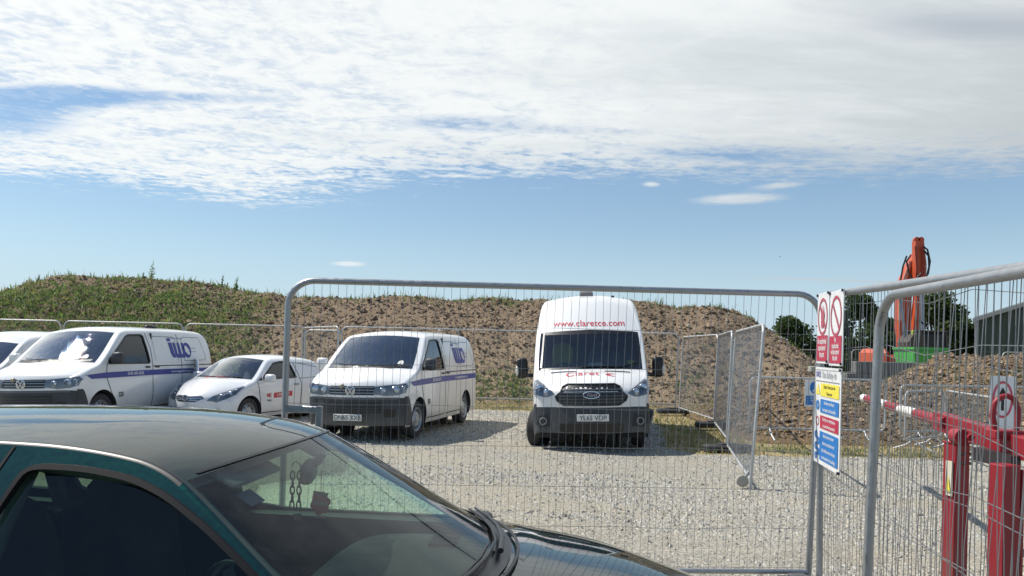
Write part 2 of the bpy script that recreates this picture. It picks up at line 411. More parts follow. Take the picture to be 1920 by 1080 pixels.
# ------------------------------------------------------------ vehicle body builder
class Veh:
    """body from a side outline (edge line) with plan and roof bulge; x forward"""
    def __init__(s, root, sil, sideY, ranges, ws, arches, sill, wins, paint, n=6, nv=18, h=.1, vw=.93, arc_mats=None, rib=5):
        s.root = root; s.sideY = sideY; s.allv = []; s.allf = []
        Q = catmull([p[:5] for p in sil], n); s.Q = Q
        E = Q[:, :2]; T = np.gradient(E, axis=0); T /= np.linalg.norm(T, axis=1)[:, None]
        Nn = np.c_[T[:, 1], -T[:, 0]]
        cen = np.array([E[:, 0].mean(), .8])
        Nn *= np.sign(((cen-E)*Nn).sum(1).mean())
        r = Q[:, 2]; I = E+Nn*r[:, None]; s.I = I
        ye = np.array([sideY(a, b) for a, b in E])-r; yi = np.array([sideY(a, b) for a, b in I]); s.ye = ye
        vv = np.linspace(-1, 1, nv+1)
        def sp(i, v):
            b = 1-v*v
            return (Q[i, 0]+Q[i, 3]*b, ye[i]*v, Q[i, 1]+Q[i, 4]*b)
        s.sp = sp; s.parts = {}
        for name, a, b, m in ranges:
            mb = MB(); i0, i1 = a*n, b*n
            isws = (name == 'windscreen')
            vs = []; fs = []
            vals = vv*vw if isws else np.r_[-1, vv[1:-1], 1]
            if isws: vals = vv*vw
            for i in range(i0, i1+1):
                for v in vals: vs.append(sp(i, v))
            K = len(vals)
            for i in range(i1-i0):
                for j in range(K-1): fs.append((i*K+j, i*K+j+1, (i+1)*K+j+1, (i+1)*K+j))
            mb.add(vs, fs)
            s.parts[name] = mb.build(name, m, root, 50); s._acc(mb)
            for sd_ in (-1, 1):
                ab = MB()
                vs = []; fs = []
                for i in range(i0, i1+1):
                    row = [sp(i, sd_*vw)] if isws else []
                    A = Vector(sp(i, sd_)); B = Vector((I[i, 0], sd_*yi[i], I[i, 1])); C = Vector((E[i, 0], sd_*(ye[i]+r[i]), E[i, 1]))
                    for k in range(rib+1): t = k/rib; row.append(tuple(A*(1-t)**2+C*2*t*(1-t)+B*t*t))
                    vs += row; K = len(row)
                for i in range(i1-i0):
                    for j in range(K-1): fs.append((i*K+j, (i+1)*K+j, (i+1)*K+j+1, i*K+j+1)[::sd_])
                ab.add(vs, fs)
                am = (arc_mats or {}).get(name, paint if isws else m)
                nm = 'windscreen_pillar' if isws else name+'_edge'
                s.parts[nm] = ab.build(nm, am, root, 50); s._acc(ab)
        # sides
        top = [tuple(p) for p in I]
        bot = []; z0 = sill
        xs = top[-1][0]
        bot.append((top[-1][0], z0)) if top[-1][1] > z0+.01 else None
        for ax, ar, az in sorted(arches, key=lambda q: q[0]):
            c0 = math.acos(max(-1, min(1, (z0-az)/ar))); 
            a_s = math.pi/2+c0; N = 22
            for k in range(N+1):
                a = a_s-(2*c0)*k/N + 0
                bot.append((ax+ar*math.cos(a), az+ar*math.sin(a)))
        if top[0][1] > z0+.01: bot.append((top[0][0], z0))
        outl = top+bot
        s.side = []
        for sd_ in (1, -1):
            v2, f2 = fill(outl, [w for w in wins], h)
            v3 = [(a, sd_*sideY(a, b), b) for a, b in v2]
            f3 = [f[::-1] if sd_ > 0 else f for f in f2]
            mb = MB().add(v3, f3); o = mb.build('side_panel', paint, root, 50); s.side.append(o); s._acc(mb)
            # arch liners
            for ax, ar, az in arches:
                lb = MB(); vs = []; fs = []; N = 14
                for k in range(N+1):
                    a = math.pi*1.12-(math.pi*1.24)*k/N
                    px_, pz_ = ax+ar*math.cos(a), az+ar*math.sin(a)
                    yo = sd_*(sideY(px_, pz_)-.003); vs += [(px_, yo, pz_), (px_, sd_*.45, pz_)]
                for k in range(N): fs.append((2*k, 2*k+1, 2*k+3, 2*k+2))
                o_ = len(vs); vs.append((ax, sd_*.45, az)); vs2 = [(ax+ar*math.cos(2*math.pi*k/16), sd_*.45, az+ar*math.sin(2*math.pi*k/16)) for k in range(16)]
                lb.add(vs, fs); lb.add(vs2, [tuple(range(16))])
                lb.build('arch_liner', void, root, 40)
        s.bvh = BVHTree.FromPolygons([Vector(v) for v in s.allv], s.allf)
        ub = MB(); x1 = max(E[:, 0])-.35; x0 = min(E[:, 0])+.1; wy = sideY((x0+x1)/2, .5)-.12
        ub.box(((x0+x1)/2, 0, sill+.06), (x1-x0, (wy-.25)*2, .1)); ub.build('underbody', void, root)
    def _acc(s, mb):
        o = len(s.allv); s.allv += mb.v; s.allf += [tuple(i+o for i in f) for f in mb.f]
    def lift(s, view, a, b, off):
        if view == 'F': o, d = Vector((3, a, b)), Vector((-1, 0, 0))
        elif view == 'B': o, d = Vector((-9, a, b)), Vector((1, 0, 0))
        elif view == 'L': o, d = Vector((a, 3, b)), Vector((0, -1, 0))
        elif view == 'R': o, d = Vector((a, -3, b)), Vector((0, 1, 0))
        else: o, d = Vector((a, b, 4)), Vector((0, 0, -1))
        hit = s.bvh.ray_cast(o, d)
        if hit[0] is None:
            hit = s.bvh.find_nearest(o + d*2.2)
            nn = hit[1]
            return hit[0]-d*off
        nn = hit[1] if hit[1].dot(d) < 0 else -hit[1]
        return hit[0]+nn*off
    def over(s, name, m, view, outline, holes=(), off=.004, h=.08, parent=None, rim=0.):
        v2, f2 = fill(outline, holes, h)
        return s.over_vf(name, m, view, v2, f2, off, parent)
    def over_vf(s, name, m, view, v2, f2, off=.005, parent=None):
        v3 = [tuple(s.lift(view, a, b, off)) for a, b in v2]
        flip = view in ('L', 'B')
        f3 = [tuple(f)[::-1] if flip else tuple(f) for f in f2]
        mb = MB().add(v3, f3); return mb.build(name, m, parent or s.root, 60)
    def line(s, view, path, w=.018, off=.003, m=None, name='shut_line', parent=None):
        P = np.array(dens(path, .08, False)); T = np.gradient(P, axis=0); T /= np.linalg.norm(T, axis=1)[:, None]; Nn = np.c_[-T[:, 1], T[:, 0]]*w/2
        vs = np.concatenate([P+Nn, P-Nn]); n = len(P); fs = [(i, n+i, n+i+1, i+1) for i in range(n-1)]
        return s.over_vf(name, m or gap, view, vs, fs, off, parent)
    def text(s, txt, view, x, z, size, m, bold=.0, shear=0., xs=1., ang=0., off=.006, name='lettering', space=1.):
        v, f = textmesh(txt, size, bold, shear, 'CENTER', xs, space)
        c, sn = math.cos(ang), math.sin(ang); v = np.c_[v[:, 0]*c-v[:, 1]*sn, v[:, 0]*sn+v[:, 1]*c]
        if view == 'L': v[:, 0] *= -1; v += (x, z)
        elif view == 'R': v += (x, z)
        elif view == 'F': v += (x, z)
        elif view == 'T': v = np.c_[x-v[:, 1], z+v[:, 0]]
        v3 = [tuple(s.lift(view, a, b, off)) for a, b in v]
        return MB().add(v3, f).build(name, m, s.root, 60)
    def window(s, sd_, poly, m, inset=.012, frame=.03, fm=None):
        # frame ring stands on the skin round the hole, glass sits in the hole
        P = np.array(poly); c = P.mean(0)
        v2, f2 = fill([tuple(p) for p in P], (), .12)
        v3 = [(a, sd_*(s.sideY(a, b)-inset), b) for a, b in v2]; f3 = [f[::-1] if sd_ > 0 else f for f in f2]
        g_ = MB().add(v3, f3).build('side_window', m, s.root, 60)
        if frame:
            Pd = np.array(dens([tuple(p) for p in P], .06)); T = np.roll(Pd, -1, 0)-np.roll(Pd, 1, 0); T /= np.linalg.norm(T, axis=1)[:, None]
            Nn = np.c_[T[:, 1], -T[:, 0]]; 
            if inpoly((Pd+Nn*.01)[:1], P)[0]: Nn = -Nn
            A = Pd+Nn*frame*.5; B = Pd-Nn*frame*.5; n = len(Pd); vs = []; fs = []
            for q, dd in ((A, .002), (A, .010), (B, .010), (B, -inset-.002)): vs += [(a, sd_*(s.sideY(a, b)+dd), b) for a, b in q]
            for k in range(3):
                for i in range(n): j = (i+1) % n; fs.append((k*n+i, k*n+j, (k+1)*n+j, (k+1)*n+i))
            MB().add(vs, fs).build('window_frame', fm or black, g_, 40)
        return g_
def wheel(root, x, y, rad, w, side, steer=0., rimm=None, kind='steel'):
    """side=+1 left; returns wheel part with tyre/rim sub-parts"""
    t = MB(); s_ = side; ri = rad*.64
    prof = [(ri, -w/2+.01), (rad*.80, -w/2), (rad*.95, -w/2+.012), (rad, -w/2+.04), (rad, w/2-.04), (rad*.95, w/2-.012), (rad*.80, w/2), (ri, w/2-.01)]
    t.lathe(prof, (0, 0, 0), 'Y', 36)
    o = t.build('wheel', rubber, root, 30)
    o.location = (x, y, rad); o.rotation_euler = (0, random.random()*2, steer)
    o.rotation_mode = 'ZXY'
    r = MB(); f = s_*(w/2)
    r.lathe([(ri*1.02, f-.012*s_), (ri*.97, f), (ri*.90, f-.02*s_), (ri*.86, f-.055*s_), (ri*.62, f-.03*s_), (ri*.55, f-.012*s_), (ri*.30, f-.015*s_), (ri*.25, f-.0*s_), (.001, f+.004*s_)], (0, 0, 0), 'Y', 30)
    r.build('rim', rimm or steelrim, o, 25)
    hb = MB()
    for k in range(12 if kind == 'steel' else 7):
        a = 2*math.pi*k/(12 if kind == 'steel' else 7); hb.blob((ri*.74*math.cos(a), f-.034*s_, ri*.74*math.sin(a)), (ri*.085, .012, ri*.085), 1, None, 8, 5)
    hb.build('rim_hole', black, o, 30)
    return o
def mirror_part(root, x, y, z, d, s_, m, armm=None, glassface=True):
    b = MB(); b.blob((x, y, z), d, .55, None, 16, 10); o = b.build('door_mirror', m, root, 50)
    a = MB(); a.bar((x+.0, y-s_*d[1]*.8, z-d[2]*.55), (x+.02, y-s_*(d[1]+.10), z-d[2]*.85), .07, .05, bev=.01); a.build('mirror_arm', armm or m, o, 40)
    g_ = MB(); g_.blob((x-d[0]*.85, y, z), (.012, d[1]*.82, d[2]*.82), .5, None, 12, 6); g_.build('mirror_glass', chrome, o, 50)
    return o
def seats(root, xs, ys, zb, m, hr=True, w=.26):
    for y in ys:
        b = MB(); b.blob((xs, y, zb), (.27, w, .10), .5); b.blob((xs-.27, y, zb+.36), (.09, w*.95, .36), .5, Matrix.Rotation(R(-10), 3, 'Y'))
        o = b.build('seat', m, root, 50)
        if hr:
            c = MB(); c.blob((xs-.36, y, zb+.80), (.06, .14, .09), .6); c.build('headrest', m, o, 50)
def steering(root, x, y, z, m, rad=.19, tilt=25):
    M = Matrix.Rotation(R(90-tilt), 3, 'Y'); c = Vector((x, y, z)); b = MB()
    b.tube([c+M @ Vector((rad*math.cos(a), rad*math.sin(a), 0)) for a in np.linspace(0, 2*math.pi, 28, endpoint=False)], .016, 8, closed=True)
    for a in (0.2, math.pi-.2, -math.pi/2): b.bar(c, c+M @ Vector((rad*math.cos(a), rad*math.sin(a), 0)), .04, .02)
    b.blob(tuple(c), (.05, .07, .06), .7); b.build('steering_wheel', m, root, 50)
# ============================================================ vehicles
def roundel(v, parent_name, y, z, r, m=chrome):
    """ring + disc badge on a front face"""
    c = v.lift('F', y, z, 0.); b = MB()
    b.tube([(c.x+.022, c.y+r*math.cos(a), c.z+r*math.sin(a)) for a in np.linspace(0, 2*math.pi, 24, endpoint=False)], r*.11, 6, closed=True)
    o = b.build(parent_name, m, v.root, 50)
    d = MB(); d.lathe([(.0001, .020), (r*.97, .016), (r, -.01)], (c.x, c.y, c.z), 'X', 24); d.build('badge_disc', mat('badge_blue_grey', (.16, .2, .27), .3, metal=.4), o, 40)
    return o, c
def light_cluster(v, poly, lobes, name='headlight'):
    o = v.over(name, mat('lamp_housing', (.24, .255, .28), .25, metal=.4), 'F', poly, off=.004, h=.04)
    for (y, z, ry, rz) in lobes:
        c = v.lift('F', y, z, .004); nrm = v.bvh.find_nearest(c)[1]
        b = MB(); M = Matrix.Identity(3)
        b.blob((c.x-.01, y, z), (.022, ry, rz), .9, None, 16, 10); b.build('reflector', lens, o, 60)
    return v.over('lamp_cover', lampglass, 'F', poly, off=.026, h=.04, parent=o) and o
def vw_van(root):
    sY = lambda x, z: .952-.165*max(0, (z-1.12)/.8)**1.5-.03*max(0, (.55-z)/.3)**2-.07*max(0, (x+.75)/.6)**2-.05*max(0, (-4.55-x)/.35)**2
    sil = [(-.25, .27, .09, .17, 0), (-.20, .50, .20, .17, 0), (-.21, .76, .20, .17, 0), (-.25, .95, .18, .18, .0), (-.36, 1.03, .13, .21, .03), (-.62, 1.14, .09, .16, .04),
           (-.88, 1.235, .06, .16, .03), (-1.60, 1.81, .06, .09, .05), (-1.85, 1.885, .10, .03, .06), (-3.2, 1.92, .12, 0, .06), (-4.5, 1.89, .12, 0, .05), (-4.76, 1.72, .11, -.02, .02), (-4.87, 1.1, .08, -.02, 0), (-4.90, .35, .08, -.02, 0)]
    wins = [[(-1.08, 1.22), (-1.16, 1.33), (-1.73, 1.745), (-1.82, 1.775), (-2.22, 1.79), (-2.28, 1.76), (-2.36, 1.24), (-2.32, 1.21)]]
    v = Veh(root, sil, sY, [('front_bumper', 0, 2, plast), ('front_panel', 2, 4, white), ('bonnet', 4, 6, white), ('windscreen', 6, 7, vwglass), ('roof', 7, 10, white), ('rear_door', 10, 13, white)],
            None, [(-.91, .40, .34), (-3.91, .39, .34)], .24, wins, white, arc_mats={'front_bumper': plast})
    for s_ in (1, -1):
        v.window(s_, wins[0], sideglass)
        V = 'L' if s_ > 0 else 'R'
        v.over('bumper_corner', plast, V, [(-.32, .26), (-.54, .27), (-.535, .42), (-.50, .55), (-.44, .72), (-.40, .775), (-.30, .775)], off=.006, h=.05)
        v.line(V, [(-1.00, .98), (-1.02, 1.17), (-1.12, 1.33)]); v.line(V, [(-1.30, .40), (-1.12, .72), (-1.00, .98)])
        v.line(V, [(-1.28, .33), (-1.9, .32), (-2.38, .33), (-2.44, .6), (-2.44, 1.5), (-2.36, 1.83)]); v.line(V, [(-3.48, .33), (-3.50, 1.0), (-3.48, 1.82)])
        v.line(V, [(-2.44, 1.15), (-4.80, 1.15)], .02); v.line(V, [(-2.46, .33), (-3.5, .33)])
        v.line(V, [(-2.56, 1.25), (-2.56, 1.72), (-2.62, 1.76), (-3.35, 1.76), (-3.38, 1.70), (-3.38, 1.25)], .009)
        v.line(V, [(-3.62, 1.25), (-3.62, 1.70), (-3.70, 1.76), (-4.35, 1.76), (-4.50, 1.30), (-4.45, 1.25), (-3.62, 1.25)], .009)
        v.over('side_stripe', blue, V, [(-.60, .945), (-.46, 1.02), (-1.0, 1.055), (-2.4, 1.075), (-4.84, 1.075), (-4.85, .965), (-2.4, .965), (-1.2, .95)], off=.0045, h=.15)
        for hx in (-2.26, -2.58):
            h = MB(); c = v.lift(V, hx, 1.13, .02); h.blob(tuple(c), (.075, .016, .018), .6); h.build('door_handle', black, root, 50)
        v.text('0345 600 6028', V, -1.88, 1.015, .085, plate_w, .012); v.text('www.integrated-water.co.uk', V, -3.55, 1.022, .08, plate_w, .01)
        v.text('SSI', V, -1.42, .62, .13, ink, .02); v.text('integrated water services', V, -3.38, 1.735, .055, blue)
        sg = (lambda x: x) if s_ > 0 else (lambda x: -6.9-x)
        # iws logo: dot, i, w strokes and the leaf-cut disc
        def lg(poly, holes=()): v.over('logo_letter', blue, V, [(sg(a), b) for a, b in poly], [[(sg(a), b) for a, b in q] for q in holes], .0055, .08)
        X0 = -3.08
        lg([(X0, 1.72), (X0-.13, 1.72), (X0-.14, 1.665), (X0-.005, 1.665)])
        lg([(X0-.02, 1.64), (X0-.15, 1.64), (X0-.19, 1.40), (X0-.24, 1.32), (X0-.16, 1.31), (X0-.10, 1.34), (X0-.06, 1.42)])
        lg([(X0-.18, 1.64), (X0-.27, 1.64), (X0-.30, 1.42), (X0-.32, 1.38), (X0-.35, 1.40), (X0-.34, 1.64), (X0-.43, 1.64), (X0-.46, 1.42), (X0-.48, 1.38), (X0-.515, 1.40), (X0-.50, 1.64), (X0-.59, 1.64),
            (X0-.60, 1.36), (X0-.58, 1.31), (X0-.28, 1.31), (X0-.22, 1.36)])
        lg([(X0-.70+a*.155, 1.475+b*.17) for a, b in circ(0, 0, 1, None, 24)], [[(X0-.70+a, 1.475+b) for a, b in ((-.10, -.10), (-.02, -.10), (.07, -.03), (.085, .07), (.04, .11), (-.03, .07), (-.09, 0))]])
        v.text('underground utilities', V, -3.98 if s_ > 0 else -3.0, 1.52, .038, blue); v.text('and water engineers', V, -3.98 if s_ > 0 else -3.0, 1.45, .038, blue)
        light_cluster(v, [(s_*a, b) for a, b in [(.40, .815), (.42, .945), (.60, .965), (.78, .985), (.885, 1.0), (.925, .95), (.90, .84), (.80, .80), (.60, .785)]][::s_], [(s_*.53, .875, .075, .055), (s_*.74, .885, .09, .065), (s_*.865, .91, .03, .05)])
        mirror_part(root, -1.16, s_*1.08, 1.32, (.08, .105, .115), s_, plast if s_ > 0 else white, black)
        v.over('fog_recess', black, 'F', [(s_*a, b) for a, b in rrect(.56, .42, .76, .56, .03)][::s_], off=.004)
        v.over('rear_lamp', mat('lamp_red', (.4, .02, .02), .2), V, rrect(-4.84, 1.05, -4.75, 1.6, .03), off=.006)
    v.over('grille', black, 'F', rrect(-.42, .80, .42, .955, .02), off=.003, h=.06)
    for z in (.835, .885, .93): v.over('grille_bar', mat('grille_grey', (.30, .31, .33), .3, metal=.5), 'F', [(-.41, z-.007), (.41, z-.007), (.41, z+.007), (-.41, z+.007)], off=.012, h=.08)
    v.over('lower_grille', black, 'F', rrect(-.53, .49, .53, .68, .03), off=.003, h=.08)
    for z in (.53, .575, .62): v.over('grille_slat', plast, 'F', [(-.51, z-.008), (.51, z-.008), (.51, z+.008), (-.51, z+.008)], off=.012, h=.1)
    v.over('bumper_sunlit_strip', mat('bumper_sunlit_grey', (.12, .125, .13), .4), 'F', [(-.80, .725), (.80, .725), (.80, .75), (-.80, .75)], off=.006, h=.1)  # sunlight on the bumper's upper edge, painted as a paler grey strip
    b, c = roundel(v, 'badge', 0, .875, .082); t = MB()
    for p, q in (((-.045, .06), (0, .005)), ((.045, .06), (0, .005)), ((-.07, .02), (-.035, -.06)), ((-.035, -.06), (0, -.005)), ((0, -.005), (.035, -.06)), ((.035, -.06), (.07, .02))):
        t.bar((c.x+.026, p[0], c.z+p[1]), (c.x+.026, q[0], c.z+q[1]), .012, .010, (1, 0, 0))
    t.build('badge_letters', chrome, b, 30)
    ph = MB(); ph.lathe([(.0001, .03), (.03, .028), (.042, .01), (.044, -.01)], (c.x-.01, -.17, .945), 'X', 16); ph.build('tow_cap', mat('dull_brass', (.35, .32, .24), .4, metal=.7), root, 40)
    number_plate(v, 'DN65 XXB', 0.10-.14, .415)
    for (y0, y1) in ((-.60, -.05), (.02, .62)):
        w = MB(); p = [v.lift('T', -.765-.20*(y/.8)**2, y, .018) for y in np.linspace(y0, y1, 4)]; w.tube(p, .008, 6); w.build('wiper', black, root, 40)
    cw = v.over('cowl', black, 'T', [(-.74, -.45), (-.715, 0), (-.74, .45), (-.86, .74), (-.92, .745), (-.80, .45), (-.775, 0), (-.80, -.45), (-.92, -.745), (-.86, -.74)], off=.004, h=.06)
    s2 = MB(); s2.blob((-1.0, 0, 1.12), (.42, .80, .07), .4); s2.blob((-.95, -.42, 1.19), (.12, .20, .05), .6); s2.build('dashboard', mat('van_dash', (.13, .135, .14), .7, var=.2), root, 50)
    seats(root, -2.05, (-.48, .05, .50), .85, mat('van_seat', (.15, .155, .165), .9, var=.3)); steering(root, -1.50, -.42, 1.10, black)
    bk = MB(); bk.box((-2.55, 0, 1.1), (.03, 1.7, 1.45)); bk.build('bulkhead', void, root)
    pp = MB(); pp.box((-1.05, .15, 1.205), (.22, .30, .01), Matrix.Rotation(R(8), 3, 'Y')); pp.build('paper', plate_w, root)
    v.over('tax_disc', plate_w, 'F', circ(.58, 1.34, .05), off=.004)
    for s_ in (1, -1):
        wheel(root, -.91, s_*.80, .335, .215, s_, R(-4)); wheel(root, -3.91, s_*.80, .335, .215, s_)
    return v
def number_plate(v, txt, y, z, w=.52, h=.112):
    c = v.lift('F', y, z, .0); b = MB(); b.box((c.x+.028, y, z), (.012, w, h), None, .004); o = b.build('number_plate', plate_w, v.root, 30)
    vv, f = textmesh(txt, .112, .004, 0, 'CENTER', .92); q = [(c.x+.036, y+a, z+bb-.004) for a, bb in vv]; MB().add(q, f).build('plate_lettering', ink, o, None)
    return o
def place(root, x, y, z, yaw, roll=0.):
    root.matrix_world = Matrix.Translation((x, y, z)) @ Matrix.Rotation(yaw, 4, 'Z') @ Matrix.Rotation(roll, 4, 'X')
GV = 'white vans parked on the gravel'
vw = empty('panel_van', label='white panel van with blue logo and plate DN65 XXB, parked behind the gate', cat='van', group=GV)
vw_van(vw)
bpy.context.view_layer.update()
vw1 = copy_tree(vw)
place(vw, -2.756, 13.164, .02, -1.792, .02); place(vw1, -8.62, 13.5, -.02, -1.712, .035)
vw1['label'] = 'white panel van with blue stripe and roof beacon, left of the small hatchback'
bc = MB(); bc.blob((0, 0, 0), (.20, .07, .055), .8); bc.bar((.08, 0, -.03), (-.12, 0, -.03), .12, .05); o = bc.build('roof_beacon', black, vw1, 50); o.location = (-3.3, .35, 1.98)
# ---- big van
def big_van(root):
    sY = lambda x, z: 1.0-.03*max(0, (z-1.1)/.9)**1.2-.06*max(0, (z-1.9)/.75)**1.6-.02*max(0, (.5-z)/.3)**2-.07*max(0, (x+1.0)/.8)**2
    sil = [(-.24, .34, .10, .20, 0), (-.20, .50, .22, .20, 0), (-.22, .765, .22, .20, 0), (-.26, 1.00, .18, .22, .02), (-.44, 1.12, .14, .26, .04), (-.72, 1.25, .10, .22, .05),
           (-.98, 1.35, .06, .22, .03), (-1.58, 2.02, .06, .14, .05), (-2.15, 2.54, .13, .10, .07), (-2.55, 2.69, .15, .05, .08), (-4.6, 2.73, .16, 0, .07), (-5.7, 2.60, .15, 0, .05), (-5.86, 2.4, .1, 0, 0), (-5.94, 1.2, .08, 0, 0), (-5.96, .4, .08, 0, 0)]
    wins = [[(-1.15, 1.33), (-1.22, 1.44), (-1.72, 1.95), (-2.35, 1.98), (-2.42, 1.93), (-2.46, 1.30), (-2.40, 1.27)]]
    tg = glassmat('big_van_glass', (.66, .75, .75), 2.0, .008)
    v = Veh(root, sil, sY, [('front_bumper', 0, 2, plast), ('front_panel', 2, 4, white), ('bonnet', 4, 6, white), ('windscreen', 6, 7, tg), ('high_roof', 7, 12, white), ('rear_door', 12, 14, white)],
            None, [(-1.0, .43, .37), (-4.75, .42, .37)], .28, wins, white, arc_mats={'front_bumper': plast}, vw=.975)
    for s_ in (1, -1):
        v.window(s_, wins[0], sideglass); V = 'L' if s_ > 0 else 'R'
        v.over('bumper_corner', plast, V, [(-.34, .30), (-.58, .30), (-.57, .45), (-.52, .60), (-.42, .76), (-.36, .81), (-.30, .81)], off=.006, h=.05)
        v.line(V, [(-1.12, .85), (-1.14, 1.3), (-1.2, 1.4)]); v.line(V, [(-2.5, .35), (-2.52, 1.2), (-2.5, 2.0)]); v.over('side_moulding', plast, V, [(-1.5, .62), (-4.2, .62), (-4.2, .74), (-1.5, .74)], off=.008)
        light_cluster(v, [(s_*a, b) for a, b in [(.60, .98), (.66, 1.045), (.90, 1.20), (.955, 1.19), (.965, 1.0), (.93, .965), (.80, .93), (.70, .93)]][::s_], [(s_*.73, 1.0, .065, .06), (s_*.86, 1.06, .07, .075), (s_*.92, 1.0, .035, .03)])
        v.over('fog_recess', black, 'F', [(s_*a, b) for a, b in [(.66, .45), (.70, .66), (.86, .61), (.92, .47), (.86, .42)]][::s_], off=.004)
        fb = MB(); c = v.lift('F', s_*.80, .53, .0); fb.tube([c+Vector((.02, .055*math.cos(a), .055*math.sin(a))) for a in np.linspace(0, 6.283, 18, endpoint=False)], .01, 6, closed=True); fb.build('fog_lamp', mat('grille_grey'), root, 40)
        # long stalked double mirrors
        m = MB(); m.blob((-1.42, s_*1.22, 1.39), (.09, .10, .185), .45, None, 18, 12); o = m.build('door_mirror', black, root, 50)
        a = MB(); a.bar((-1.42, s_*1.02, 1.26), (-1.42, s_*1.18, 1.25), .10, .07, bev=.015); a.build('mirror_arm', black, o, 40)
        i = MB(); i.blob((-1.40, s_*1.31, 1.34), (.07, .03, .09), .6); i.build('mirror_indicator', plate_w, o, 50)
        v.over('bonnet_vent', black, 'T', [(-.66, s_*.24), (-.70, s_*.24), (-.79, s_*.68), (-.74, s_*.68)][::s_], off=.005, h=.05)
        for w_ in (-1.0, -4.75): wheel(root, w_, s_*.90, .35, .235, s_, R(-20) if w_ > -2 else 0)
    gp = [(-.44, .99), (-.42, 1.06), (-.34, 1.10), (.34, 1.10), (.42, 1.06), (.44, .99), (.52, .92), (.50, .86), (.40, .79), (-.40, .79), (-.50, .86), (-.52, .92)]
    gp = [(a*1.13, .80+(b-.79)*1.08) for a, b in gp]
    v.over('grille', black, 'F', gp[::-1], off=.004, h=.07)
    gp3 = [v.lift('F', a, b, .012) for a, b in dens(gp, .07)]; MB().tube(gp3, .013, 6, closed=True).build('grille_surround', plast, root, 50)
    for z, w_ in ((.85, .46), (.90, .53), (.95, .55), (1.0, .50), (1.05, .47)):
        v.over('grille_bar', mat('grille_dark', (.06, .065, .07), .35), 'F', [(-w_, z-.012), (w_, z-.012), (w_, z+.012), (-w_, z+.012)], off=.014, h=.08)
    c = v.lift('F', 0, .97, .0); d = MB()
    d.lathe([(.0001, .0), (1, 0)], (0, 0, 0), 'X', 28); 
    ov = MB(); vs = [(c.x+.034, .135*math.cos(a), .97+.055*math.sin(a)) for a in np.linspace(0, 6.283, 28, endpoint=False)]; ov.tube(vs, .009, 6, closed=True); bo = ov.build('badge', chrome, root, 50)
    MB().add([(c.x+.032, y, z) for _, y, z in vs], [tuple(range(28))]).build('badge_disc', mat('badge_navy', (.02, .03, .09), .25, coat=.5), bo)
    tv, tf = textmesh('Ford', .085, .004, .35); MB().add([(c.x+.037, a, .965+b) for a, b in tv], tf).build('badge_letters', chrome, bo, None)
    v.over('lower_intake', black, 'F', rrect(-.52, .36, .52, .50, .03), off=.004, h=.09)
    number_plate(v, 'YL65 VDP', 0.02, .60)
    v.text('Claret', 'T', -.52, -.14, .235, red, .0, 0, .95, off=.007); c0 = (-.80, .33)
    v.over('logo_crescent', red, 'T', [(-.50-.050*math.sin(a)-.0, .37-.12*math.cos(a)*1.0) for a in np.linspace(-1.9, 1.9, 14)]+[(-.50-.034*math.sin(a), .385-.075*math.cos(a)) for a in np.linspace(1.7, -1.7, 10)], off=.007, h=.05)
    # web address across the high roof front
    tv, tf = textmesh('www.claretce.com', .165, .0, 0, 'CENTER', 1.0); w0 = tv[:, 0].max()-tv[:, 0].min(); k = 1.30/w0; v.over_vf('lettering', red, 'F', np.c_[tv[:, 0]*k, tv[:, 1]*1.0+2.19], tf, .008)
    for (y0, y1) in ((-.15, .45), (.30, .82)):
        w = MB(); p = [v.lift('F', y, z, .02) for y, z in ((y0, 1.40), ((y0+y1)/2, 1.41), (y1, 1.47 if y1 > .6 else 1.405))]; w.tube(p, .010, 6); w.build('wiper', black, root, 40)
    v.over('cowl', black, 'F', [(-.86, 1.355), (0, 1.395), (.86, 1.355), (.86, 1.385), (0, 1.425), (-.86, 1.385)], off=.004, h=.08)
    v.over('windscreen_band', black, 'F', [(-.82, 1.985), (.82, 1.985), (.80, 2.035), (0, 2.075), (-.80, 2.035)], off=.004, h=.08)
    for s_ in (1, -1): v.over('windscreen_band', black, 'F', [(s_*.845, 1.40), (s_*.875, 1.40), (s_*.835, 2.03), (s_*.805, 2.03)][::s_], off=.004, h=.08)
    pod = MB(); pod.box((-2.5, -.03, 2.79), (.16, .26, .09), None, .02); o = pod.build('roof_light_bar', mat('bar_dark', (.2, .19, .19), .5), root, 40)
    MB().box((-2.5, -.03, 2.845), (.12, .24, .018)).build('light_lens', plate_w, o)
    MB().tube([(-2.5, .48, 2.68), (-2.5, .48, 2.76)], .03, 8).build('roof_aerial', black, root)
    s2 = MB(); s2.blob((-1.15, 0, 1.18), (.45, .88, .12), .4); s2.blob((-1.05, 0, 1.30), (.2, .3, .07), .5); s2.build('dashboard', mat('dash_grey', (.09, .095, .10), .7), root, 50)
    sm = mat('grey_seat', (.16, .18, .20), .85, var=.25); seats(root, -2.15, (-.48, .18, .62), 1.0, sm, w=.24)
    hv = MB(); hv.blob((-2.25, -.50, 1.62), (.12, .20, .24), .6); hv.build('hi_vis_jacket', mat('hi_vis', (.55, .62, .06), .7, var=.15), root, 50)
    steering(root, -1.62, -.48, 1.30, black)
    bk = MB(); bk.box((-2.75, 0, 1.5), (.03, 1.85, 2.1)); bk.build('bulkhead', mat('bulkhead_grey', (.13, .14, .145), .8, var=.2), root)
    MB().box((-1.02, .10, 1.445), (.13, .24, .012), Matrix.Rotation(R(25), 3, 'Y')).build('paper', plate_w, root)
    MB().box((-1.2, .72, 1.47), (.02, .12, .11), Matrix.Rotation(R(-35), 3, 'Y')).build('yellow_note', mat('note_yellow', (.7, .6, .08), .8), root)
    return v
v_ = 0
tr = empty('high_roof_van', label='high roof white van with red web address on its brow, facing the gate', cat='van', group=GV)
